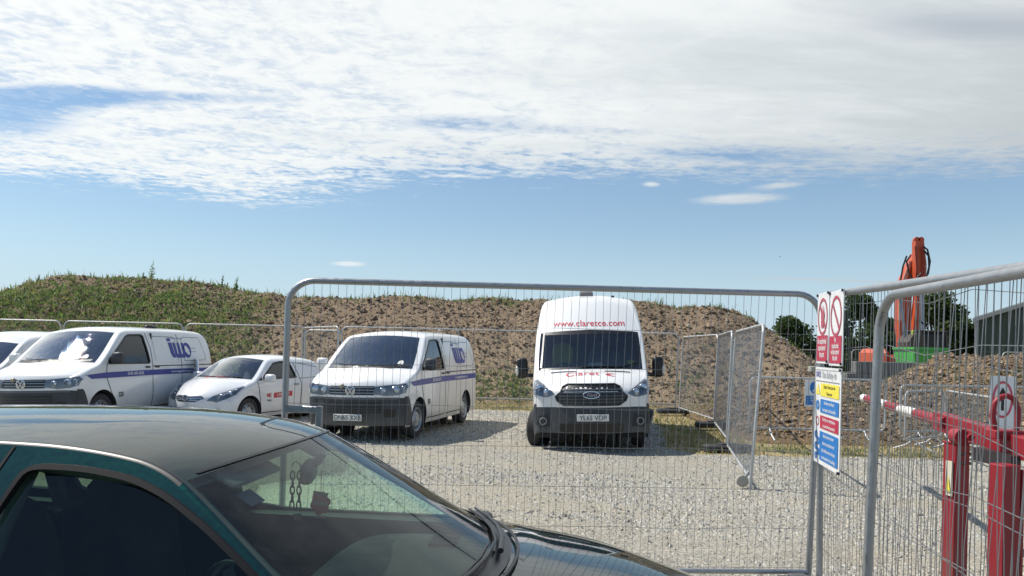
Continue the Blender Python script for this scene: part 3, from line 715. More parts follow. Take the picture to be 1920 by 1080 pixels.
big_van(tr); place(tr, 1.343, 12.50, -.015, -1.655, .035)
# ---- small hatchback van with its driver's door open
def hatch(root):
    sY = lambda x, z: .865-.25*max(0, (z-.82)/.56)**1.35-.03*max(0, (.4-z)/.2)**2-.10*max(0, (x+.75)/.55)**2-.12*max(0, (-3.3-x)/.6)**2
    sil = [(-.30, .22, .10, .26, 0), (-.24, .42, .24, .26, 0), (-.27, .60, .24, .27, 0), (-.42, .70, .2, .30, .02), (-.62, .81, .14, .26, .05), (-.85, .90, .09, .24, .07), (-1.06, .965, .05, .24, .04), (-1.66, 1.36, .05, .13, .05),
           (-2.0, 1.42, .09, .04, .05), (-2.7, 1.42, .10, 0, .05), (-3.35, 1.34, .10, -.02, .04), (-3.75, 1.0, .12, -.04, .02), (-3.88, .75, .12, .03, 0), (-3.93, .30, .1, .05, 0)]
    w1 = [(-1.30, .98), (-1.36, 1.04), (-1.80, 1.30), (-2.05, 1.335), (-2.35, 1.34), (-2.42, .99)]
    w2 = [(-1.12, .945), (-1.28, 1.035), (-1.26, .95)]
    pw = mat('hatch_white', (.74, .75, .76), .28, coat=.8, var=.02, dirt=(.5, .2, .3, (.36, .33, .27)))
    v = Veh(root, sil, sY, [('front_bumper', 0, 3, pw), ('bonnet', 3, 6, pw), ('windscreen', 6, 7, glassmat('hatch_glass', (.62, .70, .73), 2.8, .012, warp=.4)), ('roof', 7, 10, pw), ('tailgate', 10, 13, pw)],
            None, [(-.86, .36, .30), (-3.37, .35, .30)], .20, [w1], pw, vw=.95)
    v.window(1, w1, sideglass)
    for s_ in (1, -1):
        V = 'L' if s_ > 0 else 'R'
        v.over('quarter_glass', black, V, w2, off=.006, h=.08)
        v.line(V, [(-1.10, .93), (-1.16, .6), (-1.20, .35)]); v.line(V, [(-2.50, .30), (-2.56, .8), (-2.48, 1.30)]); v.line(V, [(-1.2, .28), (-2.48, .28)])
        v.line(V, [(-2.50, .96), (-3.6, 1.0)], .01); v.line(V, [(-2.62, 1.30), (-3.35, 1.20), (-3.55, 1.02)], .01)
        light_cluster(v, [(s_*a, b) for a, b in [(.40, .565), (.48, .66), (.64, .755), (.79, .85), (.825, .83), (.81, .69), (.72, .60), (.56, .535)]][::s_], [(s_*.58, .655, .06, .042), (s_*.70, .70, .065, .05), (s_*.765, .765, .03, .03)])
        h = MB(); c = v.lift(V, -2.36, .84, .02); h.blob(tuple(c), (.08, .016, .02), .6); h.build('door_handle', mat('grille_grey'), root, 50)
        mirror_part(root, -1.35, s_*.965, 1.0, (.07, .115, .085), s_, pw, pw)
        for w_ in (-.86, -3.37): wheel(root, w_, s_*.745, .305, .19, s_, kind='alloy')
        v.over('fog_recess', black, 'F', [(s_*a, b) for a, b in circ(.60, .36, .07, .05)][::s_], off=.004)
    v.over('grille', black, 'F', [(-.36, .61), (-.30, .655), (.30, .655), (.36, .61), (.22, .54), (-.22, .54)][::-1], off=.005, h=.06)
    for z, w_ in ((.63, .33), (.60, .33), (.57, .26)): v.over('grille_bar', chrome, 'F', [(-w_, z-.006), (w_, z-.006), (w_, z+.006), (-w_, z+.006)], off=.014, h=.06)
    roundel(v, 'badge', 0, .615, .055)
    v.over('lower_grille', black, 'F', rrect(-.40, .27, .40, .42, .05), off=.005, h=.08)
    v.text('ME LAMBERT', 'T', -.83, .02, .085, red, .010, 0, 1.2, off=.006)
    v.text('ME', 'L', -1.45, .63, .12, red, .012); v.over('name_panel', red, 'L', [(-1.60, .57), (-1.60, .68), (-2.22, .70), (-2.22, .59)][::-1], off=.005); v.text('LAMBERT', 'L', -1.91, .635, .105, plate_w, .01, off=.008)
    v.text('P.M.C.', 'L', -1.47, .52, .07, ink, .005)
    s2 = MB(); s2.blob((-1.25, 0, .86), (.33, .68, .08), .5); s2.build('dashboard', void, root, 50)
    seats(root, -2.15, (-.36, .36), .52, mat('van_seat')); steering(root, -1.72, -.36, .86, black)
    bk = MB(); bk.box((-2.6, 0, .75), (.03, 1.3, 1.0)); bk.build('bulkhead', void, root)
    for (y0, y1) in ((-.50, .02), (.05, .55)):
        w = MB(); p = [v.lift('F', y, z, .015) for y, z in ((y0, .995), ((y0+y1)/2, 1.005), (y1, 1.0))]; w.tube(p, .010, 6); w.build('wiper', black, root, 40)
    # open door, hinged at its front edge
    hg = Vector((-1.18, -.85, 0)); th = R(60)
    door = bpy.data.objects.new('open_door', None)
    lp = [(-1.20, .30), (-1.13, .90), (-1.30, .985), (-2.43, .985), (-2.50, .8), (-2.47, .30)]
    v2, f2 = fill(lp, (), .1); o_ = MB().add([(a-hg.x, -sY(a, b)-hg.y, b) for a, b in v2], f2); o_.add([(a-hg.x, -sY(a, b)-hg.y+.06, b) for a, b in v2], [f[::-1] for f in f2])
    rimp = dens(lp, .1); n = len(rimp); o_.add([(a-hg.x, -sY(a, b)-hg.y+d, b) for d in (0, .06) for a, b in rimp], [(i, (i+1) % n, n+(i+1) % n, n+i) for i in range(n)])
    do = o_.build('open_door', pw, root, 40); do.location = hg; do.rotation_euler = (0, 0, th)
    fr = MB(); fr.tube([(a-hg.x, -sY(a, b)-hg.y+.02, b) for a, b in [(-1.28, .98), (-1.42, 1.08), (-1.62, 1.20), (-1.85, 1.30), (-2.1, 1.345), (-2.3, 1.33), (-2.40, 1.24), (-2.45, .98)]], .028, 8); fr.build('door_frame', pw, do, 50)
    v3, f3 = fill(w1, (), .15); MB().add([(a-hg.x, -sY(a, b)-hg.y+.02, b) for a, b in v3], f3).build('door_glass', sideglass, do)
    di = MB(); di.box((-.62, .075-.0, .72), (1.05, .02, .45), None, .01); di.build('door_trim', void, do)
    return v
co = empty('small_van', label='small white hatchback van with its driver\'s door open, between the two blue striped vans', cat='van', group=GV)
hatch(co); place(co, -6.44, 15.2, -.05, -1.94)
# ---- compact van cut by the left edge
def compact(root):
    sY = lambda x, z: .90-.18*max(0, (z-1.0)/.75)**1.4-.08*max(0, (x+.75)/.55)**2
    sil = [(-.28, .25, .1, .2, 0), (-.2, .55, .22, .2, 0), (-.28, .82, .2, .22, 0), (-.6, .98, .14, .2, .04), (-1.0, 1.10, .06, .2, .03), (-1.62, 1.55, .06, .14, .05), (-1.95, 1.70, .12, .1, .07), (-2.6, 1.76, .14, .02, .07), (-3.9, 1.74, .14, 0, .05), (-4.25, 1.55, .1, 0, 0), (-4.38, .9, .1, 0, 0), (-4.4, .3, .1, 0, 0)]
    wins = [[(-1.30, 1.10), (-1.38, 1.18), (-1.82, 1.48), (-2.25, 1.52), (-2.35, 1.10)]]
    v = Veh(root, sil, sY, [('front_bumper', 0, 2, white), ('bonnet', 2, 4, white), ('windscreen', 4, 5, vwglass), ('roof', 5, 9, white), ('rear_door', 9, 11, white)], None, [(-.85, .36, .31), (-3.5, .36, .31)], .22, wins, white, vw=.95)
    for s_ in (1, -1):
        v.window(s_, wins[0], sideglass); V = 'L' if s_ > 0 else 'R'; v.line(V, [(-1.15, .4), (-1.12, 1.08)]); v.line(V, [(-2.4, .35), (-2.42, 1.5)])
        light_cluster(v, [(s_*a, b) for a, b in [(.5, .72), (.6, .84), (.82, .88), (.85, .76), (.7, .68)]][::s_], [(s_*.68, .78, .07, .05)])
        mirror_part(root, -1.38, s_*1.0, 1.20, (.08, .11, .11), s_, black)
        for w_ in (-.85, -3.5): wheel(root, w_, s_*.77, .31, .19, s_)
    v.over('grille', black, 'F', rrect(-.45, .66, .45, .78, .03), off=.005, h=.06); s2 = MB(); s2.blob((-1.25, 0, .98), (.33, .72, .08), .5); s2.build('dashboard', void, root, 50)
    seats(root, -2.1, (-.38, .38), .7, mat('van_seat')); bk = MB(); bk.box((-2.55, 0, .95), (.03, 1.5, 1.2)); bk.build('bulkhead', void, root)
    return v
cv = empty('compact_van', label='compact white van with rounded roof, cut off by the left edge', cat='van', group=GV)
compact(cv); place(cv, -11.25, 14.6, 0, -1.72)
# ============================================================ green car in the foreground
grn = bpy.data.materials.new('green_metallic_paint'); grn.use_nodes = True; n = NT(grn.node_tree); b = n.n['Principled BSDF']
tc = n.new('ShaderNodeTexCoord').outputs['Object']; f = n.noise(tc, 60, 2, .5); x_, y_, z_ = n.sep(X(n, tc))
st = n.noise(n.comb(x_*3, y_*3, z_*90), 1.5, 5, .7)
dust = n.ss(n.noise(tc, 4, 7, .72), .50, .85)*.012 + n.ss(n.noise(tc, 150, 2, .5), .70, .76)*.10 + n.ss(st, .6, .8)*.02
n.put(b.inputs['Base Color'], n.mix(dust, n.mix(f, (.004, .032, .026), (.005, .040, .032)), (.20, .21, .20)))
b.inputs['Metallic'].default_value = .85; b.inputs['Specular Tint'].default_value = (.02, .16, .12, 1); b.inputs['Specular IOR Level'].default_value = .25; n.put(b.inputs['Roughness'], n.lin(f, .3, .7, .30, .40)); b.inputs['Coat Weight'].default_value = 1.; b.inputs['Coat IOR'].default_value = 1.6; 
n.put(b.inputs['Coat Roughness'], n.lin(n.noise(tc, 3, 5, .6), .3, .8, .012, .05))
gpaint = grn
seal = mat('window_seal', (.010, .010, .011), .55, spec=.15)
gws = glassmat('car_windscreen', (.76, .93, .84), .75, .022, 1.5, 5.)
gside = glassmat('car_side_glass', (.66, .86, .74), .7, .003)
gc_ = empty('hatchback_car', label='dark green hatchback parked close in front with a red air freshener', cat='car')
def GsY(x, z):
    return .835-.275*max(0, (z-.90)/.50)**1.45-.04*max(0, (.45-z)/.25)**2-.16*max(0, (x-.95)/.75)**2-.10*max(0, (-1.9-x)/.5)**2
gsil = [(1.58, .20, .12, .20, 0), (1.64, .42, .22, .20, 0), (1.60, .62, .2, .22, 0), (1.50, .765, .14, .24, .02), (1.15, .885, .12, .20, .04), (.80, .935, .08, .17, .045), (.55, .975, .030, .19, .045),
        (0.0, 1.325, .012, .10, .045), (-.14, 1.375, .009, .06, .045), (-.42, 1.405, .009, .02, .045), (-.9, 1.405, .009, 0, .045), (-1.45, 1.375, .012, -.02, .045), (-1.85, 1.29, .05, -.08, .03), (-2.25, .98, .08, -.1, 0), (-2.36, .75, .1, .06, 0), (-2.40, .25, .1, .08, 0)]
gw1 = [(.62, .945), (.50, .985), (.36, 1.06), (.22, 1.155), (.10, 1.230), (-.03, 1.296), (-.14, 1.332), (-.28, 1.350), (-.42, 1.352), (-.45, 1.325), (-.515, .955), (.3, .945)]
gw2 = [(-.66, .955), (-.60, 1.33), (-.63, 1.345), (-.8, 1.345), (-1.15, 1.325), (-1.20, 1.30), (-1.27, .97)]
gw1 = chaikin(gw1); gw2 = chaikin(gw2)
gw3 = [(-1.33, 1.0), (-1.26, 1.29), (-1.35, 1.30), (-1.60, 1.22), (-1.78, 1.08), (-1.78, 1.02)]
gv = Veh(gc_, gsil, GsY, [('front_bumper', 0, 3, gpaint), ('bonnet', 3, 6, gpaint), ('windscreen', 6, 7, gws), ('roof', 7, 12, gpaint), ('tailgate', 12, 15, gpaint)],
         None, [(1.0, .36, .29), (-1.50, .35, .29)], .18, [gw1, gw2, gw3], gpaint, n=10, nv=28, h=.05, vw=.985, arc_mats={'roof': black}, rib=5)
for s_ in (1, -1):
    for w_ in (gw1, gw2, gw3): gv.window(s_, w_, gside, .014, .013, seal)
    V = 'L' if s_ > 0 else 'R'
    gv.line(V, [(-.505, 1.395), (-.545, 1.2), (-.59, .95), (-.59, .3)], .008, .003); gv.line(V, [(.66, .92), (.70, .5), (.66, .3)], .008); gv.line(V, [(-1.30, 1.37), (-1.32, 1.0), (-1.2, .6)], .008)
    mb = MB(); mb.add([tuple(Vector((a, s_*(GsY(a, z)-.09), z))) for a, z in [(.62, .935), (-.44, .945), (-1.27, .96), (-1.27, .25), (.62, .25)]], [(0, 1, 2, 3, 4)]); mb.build('door_card', mat('door_card', (.045, .05, .052), .75), gc_)
    mb = MB(); mb.add([(a, s_*(GsY(a, z)-d), z) for d, z0 in ((.016, 0), (.09, -.008)) for a, z in [(.62, .942+z0), (-.44, .950+z0), (-1.27, .965+z0), (-1.75, .98+z0)]], [(0, 1, 5, 4), (1, 2, 6, 5), (2, 3, 7, 6)]); mb.build('window_sill_trim', mat('sill_trim', (.06, .075, .072), .6), gc_)
    mb = MB(); mb.tube([(-.475, s_*(GsY(-.475, z)-.045), z) for z in (.94, 1.08, 1.2, 1.35)], .035, 8); mb.tube([(-1.30, s_*(GsY(-1.3, z)-.05), z) for z in (.94, 1.1, 1.3)], .035, 8)
    mb.tube([(x, s_*(GsY(x, z)-.042), z-.012) for x, z in [(.52, .97), (.3, 1.11), (.05, 1.27), (-.1, 1.33), (-.45, 1.36), (-.9, 1.36), (-1.4, 1.33)]], .022, 8); mb.build('pillar_lining', mat('lining', (.10, .105, .105), .8), gc_, 50)
    mirror_part(gc_, .60, s_*.86, .90, (.06, .10, .06), s_, black)
    light_cluster(gv, [(s_*a, b) for a, b in [(.42, .57), (.45, .66), (.68, .67), (.72, .60), (.66, .55)]][::s_], [(s_*.56, .61, .06, .04)])
    for w_ in (1.0, -1.50): wheel(gc_, w_, s_*.73, .29, .18, s_, kind='alloy')
gv.over('windscreen_seal', black, 'T', [(.006+.10*(1-(y/.56)**2), y) for y in np.linspace(-.55, .55, 13)]+[(-.003+.10*(1-(y/.56)**2), y) for y in np.linspace(.55, -.55, 13)], off=.003, h=.04)
# cowl trough, wipers, bonnet edge
gv.over('cowl_panel', black, 'T', [(.55+.19*(1-(y/.70)**2), y) for y in np.linspace(-.69, .69, 13)]+[(.62+.19*(1-(y/.70)**2), y) for y in np.linspace(.70, -.70, 13)], off=.006, h=.05)
for (a0, a1, o1) in ((-.62, .02, .012), (-.05, .62, .03)):
    w = MB(); p = [gv.lift('T', .555+o1*(1-k/4)+.19*(1-(y/.70)**2), y, .028) for k, y in enumerate(np.linspace(a0, a1, 5))]; w.tube(p, [.010, .009, .008, .006, .004], 8)
    p2 = [q+Vector((-.022, 0, -.006)) for q in p]; w.tube(p2, .005, 6); w.build('wiper', black, gc_, 40)
MB().tube([gv.lift('T', x, y, .012) for x, y in [(.64+.19*(1-(y/.70)**2), y) for y in np.linspace(-.66, .66, 15)]], .006, 6).build('bonnet_lip', black, gc_, 50)
gv.line('T', [(.70, -.735), (1.1, -.715), (1.35, -.62)], .007); gv.line('T', [(.70, .735), (1.1, .715), (1.35, .62)], .007)
# cabin
dm = mat('dashboard_grey', (.055, .062, .062), .7, var=.2, bump=.2, bscale=200)
d = MB(); d.blob((.46, 0, .80), (.36, .72, .135), .45, None, 30, 16); d.blob((.26, -.36, .905), (.17, .20, .065), .7, None, 20, 12); do_ = d.build('dashboard', dm, gc_, 50)
vt = MB()
for k in range(9): vt.box((.52, .34+.018*k, .944), (.10, .008, .012))
vt.build('air_vent', black, do_)
steering(gc_, .05, -.36, .86, black, .185, 22)
sm = mat('dark_seat_fabric', (.028, .030, .036), .9, var=.3)
seats(gc_, -.42, (-.36, .36), .48, sm, w=.24)
rs = MB(); rs.blob((-1.15, 0, .45), (.25, .62, .12), .5); rs.blob((-1.42, 0, .80), (.09, .62, .30), .5, Matrix.Rotation(R(-12), 3, 'Y')); rs.build('rear_bench', sm, gc_, 50)
MB().box((-1.75, 0, .88), (.55, 1.1, .02)).build('parcel_shelf', dm, gc_); MB().box((-.4, 0, .24), (2.2, 1.4, .03)).build('cabin_floor', void, gc_)
hl = MB(); Q = gv.Q
rows = [i for i in range(70, 121, 5)]; vs = []; fs = []
for i in rows:
    for vq in np.linspace(-.97, .97, 9): p = gv.sp(i, vq); vs.append((p[0], p[1], p[2]-.028))
for i in range(len(rows)-1):
    for j in range(8): fs.append((i*9+j, i*9+j+1, (i+1)*9+j+1, (i+1)*9+j))
hl.add(vs, fs); hl.build('headlining', mat('headlining', (.16, .16, .155), .9), gc_, 60)
ms = MB(); ms.tube([(.17, .0, 1.325), (.15, 0, 1.295), (.13, 0, 1.28)], .012, 8); mo = ms.build('mirror_stalk', black, gc_)
mr = MB(); mr.blob((.12, .0, 1.262), (.022, .115, .036), .6, Matrix.Rotation(R(12), 3, 'Z'), 18, 10); mr.build('interior_mirror', mat('mirror_shell', (.10, .10, .105), .5), mo, 50)
for s_ in (-1, 1):
    vz = MB(); vz.box((.015, s_*.33, 1.325), (.16, .34, .014), Matrix.Rotation(R(26), 3, 'Y'), .006); vz.build('sun_visor', mat('headlining'), gc_, 40)
tk = MB(); tk.box((.112, -.455, 1.258), (.004, .09, .055), Matrix.Rotation(R(-57), 3, 'Y')); tk.build('parking_permit', mat('permit_blue', (.035, .055, .11), .6, var=.2), gc_)
place(gc_, -.797, 2.611, -.02, -.082)
bpy.context.view_layer.update()
GM = gc_.matrix_world.copy()
# air freshener and chain hang from the mirror: things of their own
af = empty('air_freshener', GM @ Vector((.155, .02, 1.235)), (0, 0, R(-4)), 'red die cut air freshener hanging from the green car\'s mirror', 'air freshener')
poly = [(0, 0)]; pts = []
for k in range(36):
    a = 2*math.pi*k/36; r = .036*(1+.10*math.sin(a*6)); pts.append((r*math.cos(a)*.92, -.085+r*math.sin(a)*1.05))
v2, f2 = fill(pts, (), .02); rim_ = len(pts)
b = MB(); b.add([(a, -.0015, z) for a, z in v2], f2); b.add([(a, .0015, z) for a, z in v2], [f_[::-1] for f_ in f2]); b.build('scented_card', mat('rose_red', (.42, .015, .05), .5, var=.3, vscale=60), af, 30)
lf = MB(); lf.box((0, 0, -.052), (.05, .005, .012), Matrix.Rotation(R(8), 3, 'Y')); lf.build('leaf', ink, af); MB().box((0, 0, -.131), (.036, .004, .008)).build('card_tab', mat('card_pink', (.5, .25, .25), .6), af)
MB().tube([(0, 0, .03), (.001, 0, -.05)], .0012, 5).build('string', ink, af); MB().box((0, -.003, -.085), (.048, .002, .012), Matrix.Rotation(R(6), 3, 'Y')).build('name_band', mat('card_grey', (.3, .25, .27), .6), af)
ch = empty('chain', GM @ Vector((.10, -.10, 1.275)), (0, 0, 0), 'dark hanging chain with small padlock behind the green car windscreen', 'chain')
for col_, x0 in ((0, 0), (0, .022)):
    for k in range(5):
        z = -.012-.024*k; ln = MB(); a0 = k % 2
        pth = [(x0+(.007*math.cos(a) if not a0 else .001), (0.007*math.cos(a) if a0 else 0), z+.015*math.sin(a)) for a in np.linspace(0, 6.283, 12, endpoint=False)]
        ln.tube(pth, .0026, 5, closed=True); ln.build('link', black, ch, 50)
pk = MB(); pk.box((.018, 0, -.148), (.026, .012, .024), None, .003); pk.build('padlock', black, ch)
MB().tube([(-.004, 0, .02), (.01, 0, .035), (.026, 0, .02), (.022, 0, 0)], .002, 5).build('hook', black, ch)
# ============================================================ ground, mound, planting
def vnoise(x, y, seed=0):
    xi = np.floor(x).astype(np.int64); yi = np.floor(y).astype(np.int64); fx = x-xi; fy = y-yi; fx = fx*fx*(3-2*fx); fy = fy*fy*(3-2*fy)
    def h(a, b):
        n = (a*374761393+b*668265263+seed*1442695041) & 0xffffffff; n = ((n ^ (n >> 13))*1274126177) & 0xffffffff; return ((n ^ (n >> 16)) & 0xffff)/65535.
    return (h(xi, yi)*(1-fx)+h(xi+1, yi)*fx)*(1-fy)+(h(xi, yi+1)*(1-fx)+h(xi+1, yi+1)*fx)*fy
def fbm(x, y, o=5, g=.5, seed=0):
    s = 0; a = 1; t = 0
    for k in range(o): s = s+a*vnoise(x*2**k+k*17.3, y*2**k-k*9.1, seed+k); t += a; a *= g
    return s/t
def groundmat(name, cols, scale, bump, bscale, bdist=.02, big=.25, rough=.95):
    m = bpy.data.materials.new(name); m.use_nodes = True; n = NT(m.node_tree); b = n.n['Principled BSDF']; b.inputs['Roughness'].default_value = rough; b.inputs['Specular IOR Level'].default_value = .25
    tc = n.new('ShaderNodeTexCoord').outputs['Object']
    f1 = n.noise(tc, scale, 6, .7); f2 = n.noise(tc, big, 4, .6, .5); v = n.vor(tc, bscale, 'F1', 'Distance'); vc = n.vor(tc, bscale, 'F1', 'Color')
    r_, g_, b_ = n.sep(vc)
    c = n.mix(n.ss(f1, .3, .7), cols[0], cols[1]); c = n.mix(n.ss(f2, .42, .62), c, cols[2]); c = n.mix(r_*r_*.55, c, cols[3]); c = n.mix(n.ss(g_, .75, .95)*.55, c, cols[4])
    if name == 'soil':
        sx_, sy_, sz_ = n.sep(X(n, tc)); c = n.mix(n.ss(sz_+(f2-.5)*2.2+(f1-.5)*1.0, 2.3, .8)*.6, c, (.31, .24, .155))
    if name == 'gravel':
        gx, gy, gz = n.sep(X(n, tc)); tr_ = n.noise(n.comb(gx*.22+gy*.1, gy*1.3-gx*.12, 0.), 1.6, 4, .6, .6)
        c = n.mix(n.ss(tr_, .45, .68)*.55, c, (.40, .375, .30)); c = n.mix(n.ss(n.noise(tc, .55, 5, .6, .5), .55, .75)*.45, c, (.20, .195, .18))
    n.put(b.inputs['Base Color'], c)
    bp = n.new('ShaderNodeBump'); bp.inputs['Strength'].default_value = bump; bp.inputs['Distance'].default_value = bdist
    n.put(bp.inputs['Height'], (1-v)*.7+f1*.6+n.noise(tc, bscale*2.3, 3, .6)*.4); n.put(b.inputs['Normal'], X(n, bp.outputs[0])); return m
gravm = groundmat('gravel', [(.24, .22, .18), (.38, .35, .29), (.35, .31, .23), (.52, .50, .44), (.10, .095, .08)], 16, 1., 42, .02, .35)
soilm = groundmat('soil', [(.155, .108, .068), (.28, .205, .132), (.215, .155, .10), (.32, .245, .165), (.085, .062, .044)], 6, .8, 20, .03, .5)
heapm = groundmat('clay_soil', [(.11, .072, .042), (.22, .15, .085), (.16, .108, .062), (.26, .19, .115), (.06, .042, .03)], 6, .9, 18, .03, .5)
drym = groundmat('dry_grass_ground', [(.30, .235, .12), (.40, .33, .18), (.17, .16, .07), (.44, .37, .22), (.13, .12, .05)], 7, .9, 26, .03, .8)
fieldm = groundmat('field', [(.20, .18, .08), (.28, .24, .11), (.12, .15, .05), (.30, .27, .14), (.10, .10, .05)], .6, .4, 6, .05, .05)
def sheet(name, outline, z, m, h=1.2, wob=.0):
    v2, f2 = fill(outline, (), h); V = [(a, b, z(a, b) if callable(z) else z) for a, b in v2]
    return tag(MB().add(V, f2).build(name, m), kind='structure')
sheet('ground', [(-3000, -3000), (3000, -3000), (3000, 3000), (-3000, 3000)], -.012, fieldm, 600)
def wob(pts, a=.25, seed=3):
    out = []
    for x, y in dens(pts, .5): out.append((x+(vnoise(np.array(x*1.3), np.array(y*1.3), seed)-.5)*a*2, y+(vnoise(np.array(x*1.3+9), np.array(y*1.3), seed+1)-.5)*a*2))
    return out
yard_edge = [(40, 12.7), (2.95, 12.75), (2.75, 13.4), (3.3, 16.8), (3.5, 20.6), (-2, 21.0), (-12, 21.3), (-40, 22)]
sheet('verge', [(-45, 10), (45, 10), (60, 60), (-60, 60)], -.004, drym, 3)
sheet('gravel_yard', [(-40, -25), (40, -25)]+wob(yard_edge)[:-20]+[(-40, 22)], .004, gravm, 2.5)
crx = (np.array([-500, -200, -60, 0, 60, 150, 250, 350, 450, 560, 700, 900, 1020, 1200, 1330, 1370, 1405, 1440, 1480, 1525, 1560, 1700])-960)/1440*31
crz = np.array([1.4, 2.1, 2.7, 3.25, 3.85, 4.12, 4.12, 3.92, 3.66, 3.50, 3.55, 3.60, 3.60, 3.56, 3.48, 3.32, 3.05, 2.45, 1.75, 1.0, .2, 0])
def mound_h(x, y, detail=True):
    toe = 23.4+(vnoise(x*.25, x*0+2., 5)-.5)*1.2; C = np.interp(x+(vnoise(x*.7, y*.5, 8)-.5)*.5, crx, crz)
    t = np.clip((y-toe)/(30.6-toe), 0, 1); t = t*.75+.25*t*t*(3-2*t); t = t**.92
    back = np.clip((y-33.5)/7, 0, 1); h = C*t*(1-back)
    if detail:
        k = np.clip(h*1.2, 0, 1)
        h = h+k*((fbm(x*.8, y*.8, 4, .55, 11)-.5)*.5+(np.abs(fbm(x*2.6, y*3.4, 4, .6, 21)-.5))*-.27+(fbm(x*7, y*7, 2, .6, 31)-.5)*.12+.06)
    return h-.05*(h < .01)
def heap_h(x, y, detail=True):
    C = np.interp(x, [4.6, 5.2, 6, 7, 8, 8.8, 9.5, 10.0, 10.5, 13, 20, 24], [0, .35, .85, .90, .92, 1.0, 1.10, 1.36, 1.60, 1.72, 1.8, 0])
    toe = 14.3+(vnoise(x*.5, x*0+1., 6)-.5)*.8; t = np.clip((y-toe)/(17.3-toe), 0, 1); t = np.sin(t*math.pi/2)**1.1
    back = np.clip((y-19)/3, 0, 1); h = C*t*(1-back*back)
    if detail: k = np.clip(h*2, 0, 1); h = h+k*((fbm(x*1.6, y*1.6, 4, .55, 41)-.5)*.45-np.abs(fbm(x*4.5, y*5, 4, .6, 51)-.5)*.24+.03)
    return h-.05*(h < .01)
def hfield(name, fn, x0, x1, y0, y1, s, m):
    xs = np.arange(x0, x1, s); ys = np.arange(y0, y1, s*1.15); A, B = np.meshgrid(xs, ys); Z = fn(A, B); nx, ny = len(xs), len(ys)
    V = np.c_[A.ravel(), B.ravel(), Z.ravel()]; i = (np.arange(ny-1)[:, None]*nx+np.arange(nx-1)[None]).ravel()
    o = rawmesh(name, V, np.c_[i, i+1, i+nx+1, i+nx], m, smooth=True); return tag(o, kind='structure')
hfield('earth_mound', mound_h, -31, 14.5, 22.5, 41, .095, soilm)
hfield('soil_heap', heap_h, 4.4, 24.5, 13.6, 22.5, .07, heapm)
# rocks / clods / gravel stones: one joined mesh each
OCT = np.array([(1, 0, 0), (-1, 0, 0), (0, 1, 0), (0, -1, 0), (0, 0, 1), (0, 0, -1), (.6, .6, .6), (-.6, .6, .5), (.6, -.6, -.5)]); OF = np.array([(0, 2, 4), (2, 1, 4), (1, 3, 4), (3, 0, 4), (2, 0, 5), (1, 2, 5), (3, 1, 5), (0, 3, 5)])
PYR = np.array([(1, .7, -.2), (-.9, .8, -.2), (-1, -.8, -.2), (.9, -.9, -.2), (.15, .1, 1.)]); PF = np.array([(0, 1, 4), (1, 2, 4), (2, 3, 4), (3, 0, 4)])
def chips(name, P, r, mats, mi, flat=.55):
    N = len(P); V = PYR[None].repeat(N, 0)*(1+rng.uniform(-.4, .4, (N, 5, 1))); V[:, 4, :2] += rng.uniform(-.6, .6, (N, 2)); a = rng.uniform(0, 6.28, N); c, s = np.cos(a), np.sin(a); V = V*r[:, None, None]*np.array([1, .8, flat])
    V = np.stack([V[..., 0]*c[:, None]-V[..., 1]*s[:, None], V[..., 0]*s[:, None]+V[..., 1]*c[:, None], V[..., 2]], -1)+P[:, None]
    return tag(rawmesh(name, V.reshape(-1, 3), (PF[None]+(np.arange(N)*5)[:, None, None]).reshape(-1, 3), mats, mi=np.repeat(mi, 4)), kind='stuff')
def stones(name, P, r, m, flat=.6, mi=None, mats=None):
    N = len(P); V = OCT[None, :6].repeat(N, 0)*(1+rng.uniform(-.35, .35, (N, 6, 1))); a = rng.uniform(0, 6.28, N); c, s = np.cos(a), np.sin(a)
    V = V*r[:, None, None]*np.array([1, .75, flat]); V = np.stack([V[..., 0]*c[:, None]-V[..., 1]*s[:, None], V[..., 0]*s[:, None]+V[..., 1]*c[:, None], V[..., 2]+V[..., 0]*rng.uniform(-.4, .4, (N, 1))], -1)+P[:, None]
    T = (OF[None]+(np.arange(N)*6)[:, None, None]).reshape(-1, 3)
    return tag(rawmesh(name, V.reshape(-1, 3), T, mats or m, mi=None if mi is None else np.repeat(mi, 8)), kind='stuff')
def pmat(name, a, b, rough=.95): return mat(name, tuple((x+y)/2 for x, y in zip(a, b)), rough, spec=.2, var=.3, vscale=3)
g1 = [mat('stone_pale', (.46, .44, .385), .9, var=.15, vscale=30), mat('stone_grey', (.33, .32, .285), .9, var=.2, vscale=30), mat('stone_dark', (.20, .19, .165), .9, var=.2, vscale=30), mat('stone_buff', (.40, .36, .28), .9, var=.2, vscale=30)]
yard = np.array([(-40, 0), (40, 0)]+yard_edge)
def scat(n, x0, x1, y0, y1, p=1.): return np.c_[rng.uniform(x0, x1, n), y0+(y1-y0)*rng.uniform(0, 1, n)**p]
Pg = scat(520000, -9, 9.5, 4.2, 21.5, 1.5); k = inpoly(Pg, yard) & (np.abs(Pg[:, 0]) < Pg[:, 1]*.72+.3) & (Pg[:, 0] > -Pg[:, 1]*.30+.5)
k &= rng.uniform(0, 1, len(Pg)) < (.15+1.0*fbm(Pg[:, 0]*.8, Pg[:, 1]*.5, 3, .5, 61)*1.0)
k &= rng.uniform(0, 1, len(Pg)) < np.clip((fbm(Pg[:, 0]*.5, Pg[:, 1]*1.1, 3, .5, 66)-.36)*6, .14, 1)
Pg = Pg[k]; r = rng.gamma(5, .0024, len(Pg)).clip(.004, .03)*(.8+Pg[:, 1]*.03)
chips('gravel_stones', np.c_[Pg, .004+r*.12], r, g1, rng.choice(4, len(Pg), p=[.40, .34, .08, .18]), .7)
print('gravel', len(Pg))
